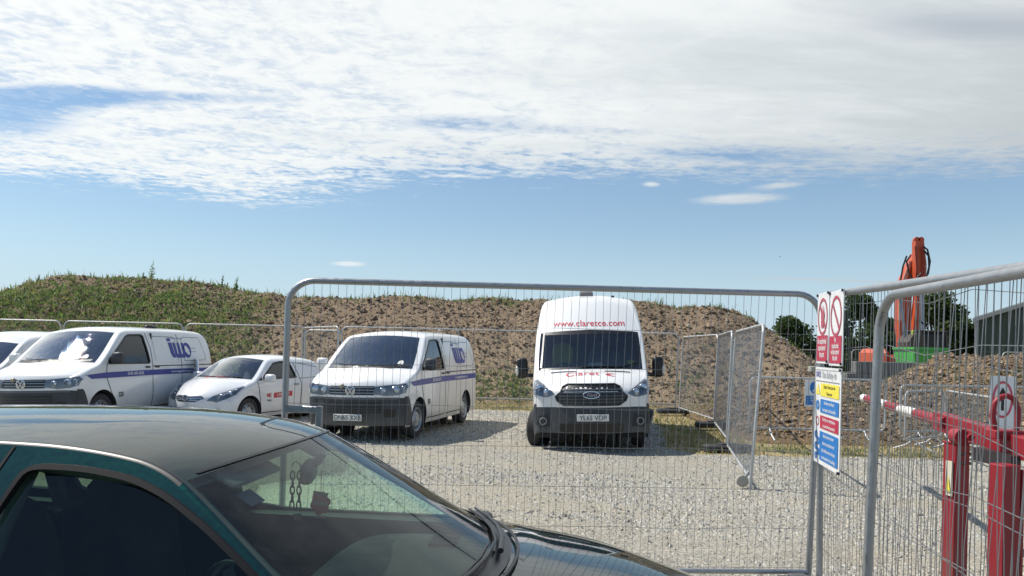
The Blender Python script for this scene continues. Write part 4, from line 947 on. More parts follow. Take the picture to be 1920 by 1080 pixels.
mm = [mat('clod_light', (.30, .22, .145), .95, var=.25), mat('clod_brown', (.20, .14, .088), .95, var=.3), mat('clod_dark', (.095, .066, .044), .95, var=.3), mat('clod_stone', (.27, .225, .165), .95, var=.2)]
Pm = scat(52000, -28, 13, 23.2, 33.5); z = mound_h(Pm[:, 0], Pm[:, 1]); k = z > .15; Pm, z = Pm[k], z[k]; r = rng.gamma(1.8, .020, len(Pm)).clip(.012, .17)
stones('mound_clods', np.c_[Pm, z+r*.1], r, None, .75, rng.choice(4, len(Pm), p=[.30, .42, .22, .06]), mm)
Pm = scat(32000, 4.6, 20, 14.1, 19.5); z = heap_h(Pm[:, 0], Pm[:, 1]); k = z > .08; Pm, z = Pm[k], z[k]; r = rng.gamma(1.7, .017, len(Pm)).clip(.01, .13)
stones('heap_clods', np.c_[Pm, z+r*.15], r, None, .75, rng.choice(4, len(Pm), p=[.28, .44, .22, .06]), mm)
# blades and leaves
def blades(name, P, h, w, mats, mi, lean=.5, leafy=False, seg=1):
    N = len(P); a = rng.uniform(0, 6.28, N); ln = rng.uniform(.05, lean, N)*h; b = rng.uniform(0, 6.28, N)
    dx, dy = np.cos(a)*w/2, np.sin(a)*w/2; tip = P+np.c_[np.cos(b)*ln, np.sin(b)*ln, h]; midp = P+np.c_[np.cos(b)*ln*.35, np.sin(b)*ln*.35, h*.55]
    D = np.c_[dx, dy, np.zeros(N)]
    V = np.stack([P-D*(.3 if leafy else 1), P+D*(.3 if leafy else 1), midp+D, midp-D, tip], 1)
    T = np.array([(0, 1, 2), (0, 2, 3), (3, 2, 4)])[None]+(np.arange(N)*5)[:, None, None]
    return tag(rawmesh(name, V.reshape(-1, 3), T.reshape(-1, 3), mats, mi=np.repeat(mi, 3)), kind='stuff')
gm = [leafmat('leaf_green', (.15, .225, .09)), leafmat('leaf_dark', (.085, .135, .06)), leafmat('leaf_yellowgreen', (.21, .26, .10)), leafmat('straw', (.36, .295, .165), .25), leafmat('leaf_grey', (.25, .265, .20))]
def vegd(x, y):
    left = np.clip((-7.5-x)/5, 0, 1)*.95+np.clip((-3-x)/8, 0, 1)*.28+.05
    d = fbm(x*.5, y*.5, 4, .55, 71); base = np.clip((26.6-y)/2.2, 0, 1)*.45*np.clip((8-x)/10, 0.2, 1)
    crest = np.clip((30.4-y)/2.2, .10, 1); d2 = fbm(x*1.3, y*1.3, 3, .55, 73)
    return np.clip(((left+base)*1.5-(1-d)*1.25-(1-d2)*.55+.50)*crest, 0, 1)
C = scat(44000, -29, 13.5, 23.2, 32.4); z = mound_h(C[:, 0], C[:, 1]); k = (rng.uniform(0, 1, len(C)) < vegd(C[:, 0], C[:, 1])*1.0) & (z > .02); C, z = C[k], z[k]
per = 8; N = len(C)*per; J = np.repeat(np.c_[C, z-.02], per, 0); J[:, :2] += rng.normal(0, .11, (N, 2)); h = rng.gamma(3, .028, N).clip(.03, .25); cm = np.repeat(rng.choice(5, len(C), p=[.34, .18, .16, .14, .18]), per)
blades('mound_weeds', J, h, rng.uniform(.025, .065, N), gm, cm, 1.6, True)
C = scat(900, -24, 12, 30.0, 31.8); z = mound_h(C[:, 0], C[:, 1]); N = len(C)*6; J = np.repeat(np.c_[C, z-.02], 6, 0); J[:, :2] += rng.normal(0, .06, (N, 2)); h = rng.gamma(2.2, .055, N).clip(.04, .45)
blades('crest_grass', J, h, rng.uniform(.015, .035, N), gm, rng.choice(5, N, p=[.4, .2, .2, .15, .05]), .5)
vp = scat(60000, -30, 16, 12.6, 24.6); k = ~inpoly(vp, yard); vp = vp[k]; k = rng.uniform(0, 1, len(vp)) < .25+.9*fbm(vp[:, 0]*.9, vp[:, 1]*.9, 3, .5, 81); vp = vp[k]
N = len(vp)*3; J = np.repeat(np.c_[vp, np.zeros(len(vp))-.01], 3, 0); J[:, :2] += rng.normal(0, .03, (N, 2)); gz = fbm(J[:, 0]*.6, J[:, 1]*.6, 3, .5, 91)
J[:, 2] += np.maximum(0, np.maximum(mound_h(J[:, 0], J[:, 1], False), heap_h(J[:, 0], J[:, 1], False)*(J[:, 0] > 4.5)))
tall = ((J[:, 0] > 2.6) & (J[:, 0] < 4.4) & (J[:, 1] < 18)).astype(float)*.4
green = rng.uniform(0, 1, N) < np.clip((gz-.42)*2.0+.12, .08, .8)
blades('verge_grass', J, rng.gamma(3, .016, N).clip(.015, .15)*(1+tall*.9), rng.uniform(.008, .02, N), gm, np.where(green, rng.choice([0, 2, 1], N), 3), .9)
# tall single weeds on the skyline
stemm = mat('weed_stem', (.10, .13, .05), .8)
def weed(px, h, seed, y=30.9, lab=''):
    rs = np.random.default_rng(seed); x = (px-960)/1440*y; z = float(mound_h(np.array([x]), np.array([y]))[0]); o = empty('tall_weed', (x, y, z-.04), (0, 0, 0), lab, 'weed', 'tall weeds on the mound crest')
    st = MB(); lf = MB()
    for q in range(rs.integers(2, 4)):
        a = rs.uniform(0, 6.28); l = h*rs.uniform(.6, 1.); path = [(0, 0, 0), (math.cos(a)*l*.06, math.sin(a)*l*.06, l*.5), (math.cos(a)*l*.16, math.sin(a)*l*.16, l)]
        st.tube(path, [.012, .009, .004], 4)
        for k in range(26):
            t = rs.uniform(.15, 1); p = np.array(path[0])*(1-t)+np.array(path[2])*t; b = rs.uniform(0, 6.28); L = (.16*(1.15-t)+.03)*h/.8; d = np.array((math.cos(b)*L, math.sin(b)*L, L*.45)); s_ = np.array((-math.sin(b), math.cos(b), .1))*L*.2
            lf.add([p, p+d*.5+s_, p+d, p+d*.5-s_], [(0, 1, 2, 3)])
    st.build('stem', stemm, o, 50); lf.build('leaves', gm[1 if seed % 2 else 0], o, None)
wl = [(70, .4, 'small weed near the left end of the mound crest'), (127, .45, 'short dark weed above the left panel van on the mound crest'), (265, .5, 'shorter weed just left of the tallest one on the mound crest'), (281, .95, 'tallest leafy weed on the mound crest, left of centre'), (333, .38, 'low weed right of the tallest weed on the crest'), (352, .36, 'low straggly weed on the crest above the open hatchback'),
      (414, .7, 'leafy weed on the sloping crest left of the gate frame'), (440, .75, 'spiky upright weed on the sloping crest nearest the gate frame'), (470, .3, 'tiny weed on the crest just left of the gate corner'), (700, .35, 'small weed on the crest behind the gate top rail'), (950, .4, 'weed on the crest left of the high roof van'), (1240, .45, 'weed on the crest right of the high roof van'), (1330, .38, 'weed near the right shoulder of the mound')]
for i, (px, h, l) in enumerate(wl): weed(px, h, i+3, lab=l)
# ---------------------------------------------------------- trees
bark = mat('bark', (.09, .07, .05), .9, var=.3)
lfm = [leafmat('crown_dark', (.04, .062, .028), .3), leafmat('crown_mid', (.065, .098, .04), .35), leafmat('crown_light', (.12, .15, .07), .35)]
def tree(x, y, h, w, seed, label, n=9000, leaf=.20, z0=.0, base=.12):
    rs = np.random.default_rng(seed); o = empty('tree', (x, y, z0), (0, 0, 0), label, 'tree'); t = MB(); t.tube([(0, 0, -.2), (.05, 0, h*.3), (0, .05, h*.7)], [h*.035, h*.025, h*.01], 8)
    K = 48; cl = []
    for k in range(K):
        a = rs.uniform(0, 6.28); v = rs.uniform(base, .93); rad = w/2*math.sin(math.pi*min(1, (v*.86+.16)))**.7*rs.uniform(.3, 1.0); c = np.array([math.cos(a)*rad, math.sin(a)*rad, v*h]); cl.append((c, rs.uniform(.07, .19)*w))
        if k < 12: t.tube([(0, 0, h*rs.uniform(.15, .5)), tuple(c*[.5, .5, .85]), tuple(c)], [h*.012, h*.008, .01], 5)
    t.build('trunk', bark, o, 60)
    ci = rs.integers(0, K, n); C = np.array([c for c, _ in cl])[ci]; r = np.array([q for _, q in cl])[ci]; d = rs.normal(0, 1, (n, 3)); d /= np.linalg.norm(d, axis=1)[:, None]; P = C+d*(r*rs.uniform(.3, 1.15, n))[:, None]*[1, 1, .8]
    P[:, 2] = np.maximum(P[:, 2], .1); u = rs.normal(0, 1, (n, 3)); u /= np.linalg.norm(u, axis=1)[:, None]; v = np.cross(u, rs.normal(0, 1, (n, 3))); v /= np.linalg.norm(v, axis=1)[:, None]; s = rs.uniform(.5, 1.1, n)[:, None]*leaf
    V = np.stack([P-u*s, P+v*s*.6, P+u*s, P-v*s*.6], 1).reshape(-1, 3); T = (np.arange(n)*4)[:, None]+np.arange(4)
    rawmesh('crown', V, T, lfm, o, mi=rs.choice(3, n, p=[.5, .36, .14])); return o
def tx(px, y): return (px-960)/1440*y
tree(tx(1481, 80), 80, 5.7, 5.4, 1, 'round dark tree standing alone right of the mound end', 12000, .20, base=.05)
tree(tx(1612, 60), 60, 6.7, 5.6, 2, 'dark green tree behind the prohibition signs', 11000, .20)
tree(tx(1655, 62), 62, 4.4, 3.2, 3, 'thin gappy tree between the signs and the excavator', 3500, .18)
tree(tx(1752, 52), 52, 6.2, 4.6, 4, 'tall bushy tree directly right of the excavator arm', 12000, .18)
tree(tx(1800, 56), 56, 4.8, 4.0, 5, 'lower dark tree between the excavator and the green shed', 9000, .17)
tree(tx(1700, 58), 58, 4.4, 3.6, 6, 'dark tree behind the excavator body', 7000, .18)
hd = scat(26000, 30, 90, 92, 95); hh = 1.6+1.6*fbm(hd[:, 0]*.25, hd[:, 0]*0, 3, .5, 5); hz = rng.uniform(0, 1, len(hd))*hh; n_ = len(hd)
blades('far_hedge', np.c_[hd, hz], np.full(n_, .4), np.full(n_, .45), lfm, rng.choice(3, n_, p=[.5, .4, .1]), .6, True)
# ---------------------------------------------------------- shed behind
sh = empty('farm_shed', (tx(1832, 45), 45, 0), (0, 0, R(-31)), 'dark green corrugated shed with sloping roof at the right edge', 'shed')
shm = mat('green_cladding', (.038, .058, .047), .55, var=.12, vscale=1.5); b = MB(); Wd = 16.; N = 100; vs = []; fs = []
for k in range(N*2+1):
    x = Wd*k/(N*2); zt = 4.05+min(x, Wd-x)*.36; yy = .05 if (k//2) % 2 else 0.; vs += [(x, yy, 0), (x, yy, zt)]
for k in range(N*2): fs.append((2*k, 2*k+2, 2*k+3, 2*k+1))
door_x0, door_x1 = 2.45, 5.6
b.add(vs, [f_ for f_ in fs if not (door_x0 < vs[f_[0]][0] < door_x1)]); b.add([(door_x0, 0, 3.1), (door_x1, 0, 3.1), (door_x1, 0, 4.05+door_x1*.36), (door_x0, 0, 4.05+door_x0*.36)], [(0, 1, 2, 3)]); b.build('gable_wall', shm, sh, None)
b = MB(); b.add([(0, 0, 0), (0, 24, 0), (0, 24, 4.05), (0, 0, 4.05)], [(0, 1, 2, 3)]); b.build('side_wall', shm, sh, None)
b = MB(); b.add([(-.25, -.2, 3.99), (Wd/2, -.2, 4.13+Wd/2*.36), (Wd/2, 24, 4.13+Wd/2*.36), (-.25, 24, 3.99), (Wd+.25, -.2, 3.99), (Wd+.25, 24, 3.99)], [(0, 1, 2, 3), (1, 4, 5, 2)]); b.bar((-.25, -.2, 3.98), (Wd/2, -.2, 4.10+Wd/2*.36), .06, .2); b.build('roof', mat('shed_roof', (.22, .24, .24), .6, var=.15), sh, None)
b = MB(); b.box(((door_x0+door_x1)/2, 3, 1.5), (door_x1-door_x0+1, .1, 3.2)); b.build('door_opening', void, sh)
MB().tube([(-.12, -.12, 3.95), (-.12, 24, 3.95)], .09, 8).build('gutter', mat('gutter_grey', (.3, .31, .31), .5), sh, 50); MB().tube([(-.05, -.1, 0), (-.05, -.1, 3.9)], .05, 8).build('downpipe', mat('gutter_grey'), sh, 50)
MB().bar((-.2, -.16, 4.10), (Wd/2, -.16, 4.22+Wd/2*.36), .05, .12).build('verge_flashing', mat('flashing', (.42, .44, .43), .5), sh)
MB().box((Wd/2, -.09, 2.15), (Wd, .03, .08)).build('sheeting_rail', shm, sh)
# block wall
bw = empty('block_wall', (tx(1583, 25), 25, 0), (0, 0, 0), 'low grey concrete block wall in front of the excavator', 'wall'); bm_ = mat('block_grey', (.17, .17, .165), .9, var=.2, bump=.4); bmesh_ = MB().box((0, 0, 0), (.78, .4, .38), None, .015).build('block', bm_, bw)
first = True
for r_ in range(4):
    for k in range(3):
        o = bmesh_ if first else bmesh_.copy()
        if not first: COL.objects.link(o)
        first = False; o.location = (.4+k*.8+(.3 if r_ % 2 else 0), random.uniform(-.02, .02), .19+r_*.385)
# ============================================================ fences
def wire_mb(path, r=.0018, n=4):
    return MB().tube(path, r, n, cap=False)
def heras(name, A, B, H=2.09, z0=.0, label='', group=None, single=False, spacing=.0525, tr=.021, zs=None, leanA=(0, 0), leanB=None, rad=.17, wob=.004, tube=None, wr=.0019, hstep=.265, nw=None, seed=0, rail=.12):
    """mesh fence panel from ground point A to B; origin at A"""
    rs = np.random.default_rng(seed); A = Vector((A[0], A[1], z0)); B = Vector((B[0], B[1], z0 if zs is None else zs)); d = B-A; L = d.length; leanB = leanB or leanA
    root = empty(name, A, (0, 0, 0), label, 'fence panel', group); tm = tube or galv
    def Pt(s, z):
        t = s/L; la = Vector((leanA[0]*(1-t)+leanB[0]*t, leanA[1]*(1-t)+leanB[1]*t, 0))
        return d*t + la*(z/H) + Vector((0, 0, z))
    path = [Pt(0, 0)]+[Pt(0, z) for z in (.5, 1., 1.5)]
    for k in range(8): a = math.pi-math.pi/2*k/7; path.append(Pt(rad+rad*math.cos(a), H-rad+rad*math.sin(a)))
    for k in range(1, 8): path.append(Pt(rad+(L-2*rad)*k/8, H))
    for k in range(8): a = math.pi/2-math.pi/2*k/7; path.append(Pt(L-rad+rad*math.cos(a), H-rad+rad*math.sin(a)))
    path += [Pt(L, z) for z in (1.5, 1., .5, 0)]
    MB().tube(path, tr, 10).build('frame', tm, root, 60)
    MB().tube([Pt(0, rail), Pt(L/2, rail), Pt(L, rail)], tr*.85, 8).build('bottom_rail', tm, root, 60)
    n = nw or int(L/spacing); offn = Vector((-d.y, d.x, 0)).normalized()*tr*.95
    vws = []; hws = []
    for k in range(1, n):
        s = L*k/n; top = H
        if s < rad: top = H-rad+math.sqrt(max(0, rad*rad-(rad-s)**2))
        if s > L-rad: top = H-rad+math.sqrt(max(0, rad*rad-(s-L+rad)**2))
        w = rs.normal(0, wob, 7); nn = 7
        vws.append([Pt(s+w[q]*(1 if 0 < q < nn-1 else .3), rail+(top-rail)*q/(nn-1))+offn*(1+rs.normal(0, .2)) for q in range(nn)])
    hz = [rail+.02+hstep*q for q in range(int((H-rail-.03)/hstep)+1)]
    for z in hz:
        if z > H-.03: continue
        w = rs.normal(0, wob*1.3, 9); hws.append([Pt(L*q/8, min(z, H-.03)+w[q]*(0 < q < 8))-offn*.6+offn*1.75 for q in range(9)])
    if single:
        for p in vws: MB().tube(p, wr, 4, cap=False).build('upright_wire', galvw, root, 60)
        for p in hws: MB().tube(p, wr*1.15, 4, cap=False).build('cross_wire', galvw, root, 60)
    else:
        m = MB()
        for p in vws: m.tube([p[0], p[3], p[-1]], wr, 3, cap=False)
        for p in hws: m.tube(p[::2], wr*1.15, 3, cap=False)
        m.build('wire_mesh', galvw, root, 60)
    return root, Pt, L
def foot(x, y, yaw, label, m=None, d=(.72, .24, .13), z=0):
    b = MB(); b.box((0, 0, d[2]/2), d, None, .03); b.box((0, 0, d[2]+.01), (d[0]*.4, d[1]*.6, .03), None, .01); o = b.build('ballast_block', m or blackrub, None, 40); o.location = (x, y, z); o.rotation_euler = (0, 0, yaw)
    return tag(o, label, 'ballast block', 'blocks holding the fence panels')
GF = 'mesh fence panels round the site'
# gate leaf across the picture
gA = at(533, 700, 5.02); gB = at(1533, 800, 5.22)
gate, GP, GL = heras('mesh_gate', (gA.x, gA.y), (gB.x-.045, gB.y), 2.09, .0, 'galvanised mesh gate leaf across the yard in front of the vans', 'mesh fence panels round the site', True, leanA=(.015, 0), leanB=(.055, 0), seed=1, rail=.205, wr=.0016)
gate['category'] = 'gate'
# measured top height check: bolt bracket at left post
br = MB(); p = GP(0, 1.25); br.bar(p, p+Vector((.245, 0, -.005)), .04, .045, bev=.004); br.bar(p+Vector((.225, 0, .02)), p+Vector((.225, 0, -.34)), .04, .045, bev=.004); br.build('bolt_bracket', galv, gate, 40)
# fence panels coming towards the camera on the right
A0 = at(1548, 600, 5.05); dA = Vector((-.15, -.98, 0)).normalized(); A1 = Vector((A0.x, A0.y, 0))+dA*3.45
pa, PA, LA = heras('mesh_fence_panel', (A0.x+.0, A0.y), (A1.x, A1.y), 2.07, 0, 'mesh fence panel carrying the site signs, right of the gate', GF, True, seed=2, zs=-.13, wob=.011, wr=.0016, leanA=(-.03, .0), leanB=(-.0, 0))
B0 = at(1627, 700, 3.42); B1 = Vector((B0.x-.26, B0.y-3.3, 0))
pb, PB, LB = heras('mesh_fence_panel', (B0.x, B0.y), (B1.x, B1.y), 1.94, 0, 'nearest mesh fence panel, thick post in front of the striped barrier boom', GF, True, seed=3, wob=.012, wr=.0016, leanA=(.05, 0), leanB=(.03, 0))
def clamp(x, y, z, label, m=None):
    b = MB(); b.lathe([(.024, -.018), (.029, -.015), (.029, .015), (.024, .018)], (0, 0, 0), 'Z', 14); b.lathe([(.024, -.018), (.029, -.015), (.029, .015), (.024, .018)], (.055, 0, 0), 'Z', 14); b.bar((.03, -.05, 0), (.03, .05, 0), .02, .02); b.box((.03, 0, 0), (.05, .05, .03), None, .005)
    o = b.build('fence_clamp', m or mat('clamp_pale', (.42, .41, .35), .6, var=.2), None, 40); o.location = (x, y, z); return tag(o, label, 'clamp', 'clamps joining the fence posts')
q = at(1530, 692, 5.16); clamp(q.x-.025, q.y, q.z, 'pale fence clamp joining the gate post to the sign panel')
# row at the back, against the mound
def backpanel(u0, y0, u1, y1, H, z0, label, **k):
    a = at(u0, 660, y0); b = at(u1, 660, y1); return heras('mesh_fence_panel', (a.x, a.y), (b.x, b.y), H, z0, label, GF, False, tube=galvl, tr=.020, **k)
bl = [(-110, 22.3, 113, 22.3, 'back fence panel behind the compact van at the left edge'), (119, 22.3, 342, 22.4, 'back fence panel behind the left panel van roof'), (347, 22.3, 571, 22.4, 'back fence panel behind the small hatchback van'), (640, 21.8, 860, 21.6, 'back fence panel behind the roof of the DN65 van'), (815, 21.9, 1035, 21.9, 'back fence panel between the DN65 van and the high roof van'), (1040, 21.8, 1268, 20.9, 'back fence panel right behind the high roof van')]
for i, (u0, y0, u1, y1, l) in enumerate(bl): backpanel(u0, y0, u1, y1, 2.06, .14, l, seed=10+i, spacing=.06, wr=.0017, leanA=(.06 if i > 3 else 0, 0))
backpanel(566, 21.5, 634, 19.0, 2.0, .14, 'short angled fence panel left of the DN65 van, seen end on', seed=20, spacing=.06, wr=.0017); backpanel(572, 22.0, 640, 21.7, 1.95, .14, 'narrow fence panel behind the angled one', seed=21, spacing=.06)
e1, P1f, _ = backpanel(1276, 20.4, 1341, 17.1, 2.0, .10, 'enclosure fence panel nearest the back row, right of the vans', seed=22, spacing=.045, leanA=(.06, 0)); e2, P2f, _ = backpanel(1341, 17.0, 1366, 13.6, 2.02, .06, 'middle enclosure fence panel, steeply foreshortened', seed=23, spacing=.04, leanA=(.06, 0))
e3, P3f, _ = backpanel(1368, 13.0, 1412, 9.5, 2.05, .0, 'open swung fence panel on a castor wheel in the yard', seed=24, spacing=.03, leanA=(.10, 0), leanB=(.13, 0), wr=.0015)
q = at(1402, 900, 9.5); b = MB(); b.lathe([(.0001, -.03), (.03, -.025), (.062, -.024), (.075, -.015), (.075, .015), (.062, .024), (.03, .025), (.0001, .03)], (0, 0, 0), 'Y', 24); o = b.build('castor_wheel', mat('castor_cream', (.36, .34, .29), .7, var=.2), e3, 40)
o.location = Vector((P3f(0, 0)))*0+(Vector((P3f(3.5, 0).x, P3f(3.5, 0).y, 0)))+Vector((-.10, -.03, .10))
MB().bar((0, 0, .0), (.09, .02, .12), .04, .03).build('castor_fork', galv, o)
for (u, y, l) in ((116, 22.2, 'black foot under the leftmost back fence joint'), (345, 22.2, 'black foot at the back fence joint behind the hatchback'), (862, 21.6, 'black foot at the joint behind the DN65 van'), (1262, 20.6, 'long black foot at the back fence corner right of the high roof van'), (1341, 16.9, 'black foot at the first enclosure panel joint'), (1366, 13.2, 'black foot where the enclosure meets the swung panel')):
    c = at(u, 660, y); foot(c.x, c.y-.1, R(10), l, z=.06 if y > 15 else .0, d=(.85, .25, .13))
c = at(1512, 1100, 5.1); foot(c.x-.06, c.y-.05, R(5), 'grey block under the gate post at the bottom edge', mat('foot_dark_grey', (.09, .095, .10), .8, var=.2), (.28, .26, .20))
c = at(1562, 1095, 4.75); o = foot(c.x, c.y, R(-12), 'pale rounded block beside the gate post at the bottom edge', mat('foot_white', (.60, .60, .57), .7, var=.12, bump=.4), (.34, .50, .15))
# crowd barriers
def crowd(A, B, z, label, H=1.0, seed=0, m=None):
    A = Vector((*A, z)); B = Vector((*B, z)); d = B-A; L = d.length; root = empty('crowd_barrier', A, (0, 0, 0), label, 'barrier', 'steel crowd barriers in front of the soil heaps'); m = m or galvl; u = d.normalized(); nn = Vector((-u.y, u.x, 0))
    def Pt(s, zz): return u*s+Vector((0, 0, zz))
    r = .10; pts = []
    for cx, cz, a0 in ((L-r, .20+r, -90), (L-r, H-r, 0), (r, H-r, 90), (r, .20+r, 180)):
        for k in range(6): a = R(a0+90*k/5); pts.append(Pt(cx+r*math.cos(a), cz+r*math.sin(a)))
    MB().tube(pts, .018, 8, closed=True).build('frame', m, root, 60)
    for k in range(1, int(L/.12)): MB().tube([Pt(.12*k, .20), Pt(.12*k, H)], .0065, 5, cap=False).build('upright_bar', galvw, root, 60)
    for s in (.35, L-.35):
        b = MB(); b.tube([Pt(s, .20), Pt(s, .10)+nn*.12, Pt(s, .02)+nn*.32], .016, 6); b.tube([Pt(s, .20), Pt(s, .10)-nn*.12, Pt(s, .02)-nn*.32], .016, 6); b.build('foot_leg', m, root, 60)
    return root, Pt, u
def cb(u0, y0, u1, y1, z, label, H=1.0):
    a = at(u0, 670, y0); b = at(u1, 670, y1); return crowd((a.x, a.y), (b.x, b.y), z, label, H)
c1, C1, cu = cb(1408, 13.4, 1662, 13.3, .20, 'crowd barrier with a blue sign between the swung panel and the sign post', 1.08)
cb(1700, 12.6, 1770, 13.6, .12, 'crowd barrier below the green skip, left of a pair'); cb(1775, 13.4, 1868, 11.2, .12, 'crowd barrier leading to the red ring sign, right of a pair')
cb(1690, 13.3, 1945, 13.9, .2, 'long crowd barrier at the foot of the heap by the right edge')
for i, (u0, y0, u1, y1, l) in enumerate([(1497, 40, 1560, 40, 'far fence panel in front of the lone round tree'), (1597, 34, 1650, 34, 'far fence panel left of the excavator'), (1880, 30, 1960, 30, 'far fence panel in front of the shed')]):
    backpanel(u0, y0, u1, y1, 1.9, .1, l, seed=40+i, spacing=.12, wr=.003)
# ============================================================ signs
def sheet_sign(name, origin, xdir, w, h, label, t=.006, m=None):
    xd = Vector(xdir).normalized(); up = Vector((0, 0, 1)); nrm = xd.cross(up).normalized()
    root = empty(name, origin, (0, 0, 0), label, 'sign'); root.matrix_world = Matrix.Translation(origin) @ Matrix((xd, -nrm, up)).transposed().to_4x4()
    b = MB(); b.box((w/2, t/2, h/2), (w, t, h), None, .001); b.build('board', m or mat('sign_white', (.74, .75, .75), .35, var=.04), root, 40)
    return root
def spoly(root, name, m, pts, off, holes=(), h=.2):
    v2, f2 = fill(pts, holes, h); return MB().add([(a, -off, b) for a, b in v2], f2).build(name, m, root, None)
def stext(root, s, x, z, size, m, bold=.01, xs=1., off=.004):
    v, f = textmesh(s, size, bold, 0, 'CENTER', xs); return MB().add([(x+a, -off, z+b) for a, b in v], f).build('lettering', m, root, None)
sblue = mat('sign_blue', (.01, .17, .50), .4, var=.05); sred = mat('sign_red', (.45, .02, .06), .4, var=.05); sring = mat('sign_ring', (.42, .06, .10), .4); syel = mat('sign_yellow', (.82, .70, .06), .4, var=.05); swht = mat('sign_print_white', (.8, .8, .8), .5)
def rect(x0, z0, x1, z1): return [(x0, z0), (x1, z0), (x1, z1), (x0, z1)]
xd = dA; base = Vector((A0.x, A0.y, 0))
nrm = xd.cross(Vector((0, 0, 1)))
def prohibit(s0, w, txt, label, hand, ztop, hgt):
    o = base+xd*s0+nrm*.034+Vector((-.03*(1-s0/3.4)*.85, 0, ztop-hgt)); r_ = sheet_sign('prohibition_sign', o, xd, w, hgt, label)
    cz = hgt*.66; rx = w*.41; rz = hgt*.27 if False else rx*1.12
    spoly(r_, 'red_ring', sring, circ(w/2, cz, rx, rx, 32), .003, [circ(w/2, cz, rx*.84, rx*.84, 32)[::-1]]); spoly(r_, 'red_bar', sring, [(w/2-rx*.66, cz+rx*.54), (w/2-rx*.54, cz+rx*.66), (w/2+rx*.66, cz-rx*.54), (w/2+rx*.54, cz-rx*.66)], .0035)
    if hand:
        spoly(r_, 'hand_symbol', sring, [(w/2-.03, cz-.07), (w/2+.03, cz-.07), (w/2+.045, cz), (w/2+.055, cz+.03), (w/2+.035, cz+.02), (w/2+.03, cz+.07), (w/2+.015, cz+.03), (w/2+.008, cz+.085), (w/2-.004, cz+.03), (w/2-.015, cz+.08), (w/2-.02, cz+.02), (w/2-.04, cz+.05), (w/2-.035, cz-.01)], .004)
    spoly(r_, 'text_panel', sred, rect(w*.05, hgt*.035, w*.95, hgt*.395), .003)
    for k, t in enumerate(txt): stext(r_, t, w/2, hgt*(.32-.095*k)*.98 if len(txt) < 4 else hgt*(.345-.08*k), .052 if len(txt) < 4 else .046, swht, .012, .62)
    for tx_, tz in ((.01, hgt-.01), (w-.01, hgt-.01), (w-.012, .012)): MB().box((tx_, -.004, tz), (.012, .012, .016)).build('cable_tie', black, r_)
prohibit(.03, .29, ['No unauthorised', 'access beyond', 'this point'], 'red and white prohibition sign with a hand symbol, left of its pair', True, 2.075, .45)
prohibit(.335, .30, ['No', 'unauthorised', 'vehicles beyond', 'this point'], 'red and white prohibition sign with an empty slashed ring, right of its pair', False, 2.065, .45)
w, hgt = .62, .80; KZ = .77; sx0 = Vector((-.035, 0, 0))
o = base+xd*.0+nrm*.036+Vector((-.02, 0, 1.60-hgt*KZ)); r_ = sheet_sign('site_safety_sign', o, xd, w, hgt, 'tall white site safety sign with yellow, blue and red panels on the fence')
M_ = r_
r_.matrix_world = r_.matrix_world @ Matrix.Diagonal((1, 1, KZ, 1))
stext(M_, 'IWS', .09, hgt-.06, .07, blue, .02); stext(M_, 'Site Safety', .32, hgt-.06, .075, mat('print_grey', (.2, .22, .25), .5), .004, .85); stext(M_, '@', .50, hgt-.06, .05, mat('print_grey'), .01)
spoly(M_, 'rule_line', ink, rect(.02, hgt-.115, w-.02, hgt-.111), .003); spoly(M_, 'rule_line', ink, rect(.02, hgt-.022, w-.02, hgt-.019), .003)
for (z0, z1, m_, tt, tm) in ((hgt-.235, hgt-.13, syel, ['Danger Construction site', 'Keep out'], ink), (hgt-.37, hgt-.26, sblue, ['All visitors and drivers', 'must report to the site office'], swht), (hgt-.50, hgt-.395, sred, ['Strictly no admittance', 'to unauthorised personnel'], swht), (.04, hgt-.525, sblue, ['Safety helmet, footwear', 'gloves, eye protection and', 'high visibility wear at all times', 'on and outside of the buildings'], swht)):
    spoly(M_, 'text_panel', m_, rect(.155, z0, w-.03, z1), .003); nl = len(tt)
    for k, t in enumerate(tt): stext(M_, t, .155+(w-.185)/2, z1-(z1-z0)*(k+.5)/nl, .040, tm, .008, .66 if len(t) > 22 else .85)
spoly(M_, 'warning_triangle', syel, [(.03, hgt-.225), (.14, hgt-.225), (.085, hgt-.135)], .003)
for (cx, cz, m_, rr) in ((.085, hgt-.315, sblue, .042), (.085, hgt-.448, sring, .04), (.06, .235, sblue, .034), (.115, .19, sblue, .034), (.06, .14, sblue, .034), (.115, .10, sblue, .034), (.06, .06, sblue, .03)):
    spoly(M_, 'symbol_ring', m_, circ(cx, cz, rr, rr, 18), .003, [circ(cx, cz, rr*.72, rr*.72, 18)[::-1]] if m_ is sring else [circ(cx, cz, rr*.35, rr*.5, 10)[::-1]])
MB().box((w-.01, -.004, .012), (.02, .014, .02)).build('cable_tie', black, M_); MB().box((w-.01, -.004, hgt-.012), (.016, .014, .018)).build('cable_tie', black, M_)
# blue notice on the crowd barrier
o = at(1507, 762, 13.25); s_ = sheet_sign('notice', Vector((o.x, o.y-.03, o.z)), (1, 0, 0), .40, .46, 'blue and white mandatory notice hung on the crowd barrier'); spoly(s_, 'blue_disc', sblue, circ(.20, .33, .115, .115, 24), .003); spoly(s_, 'symbol', swht, [(.13, .27), (.15, .26), (.27, .39), (.25, .40)], .005)
spoly(s_, 'text_panel', sblue, rect(.02, .03, .38, .19), .003); stext(s_, 'Caution', .2, .15, .07, swht, .01, .9); stext(s_, 'wear your', .2, .105, .045, swht); stext(s_, 'helmet', .2, .06, .045, swht)
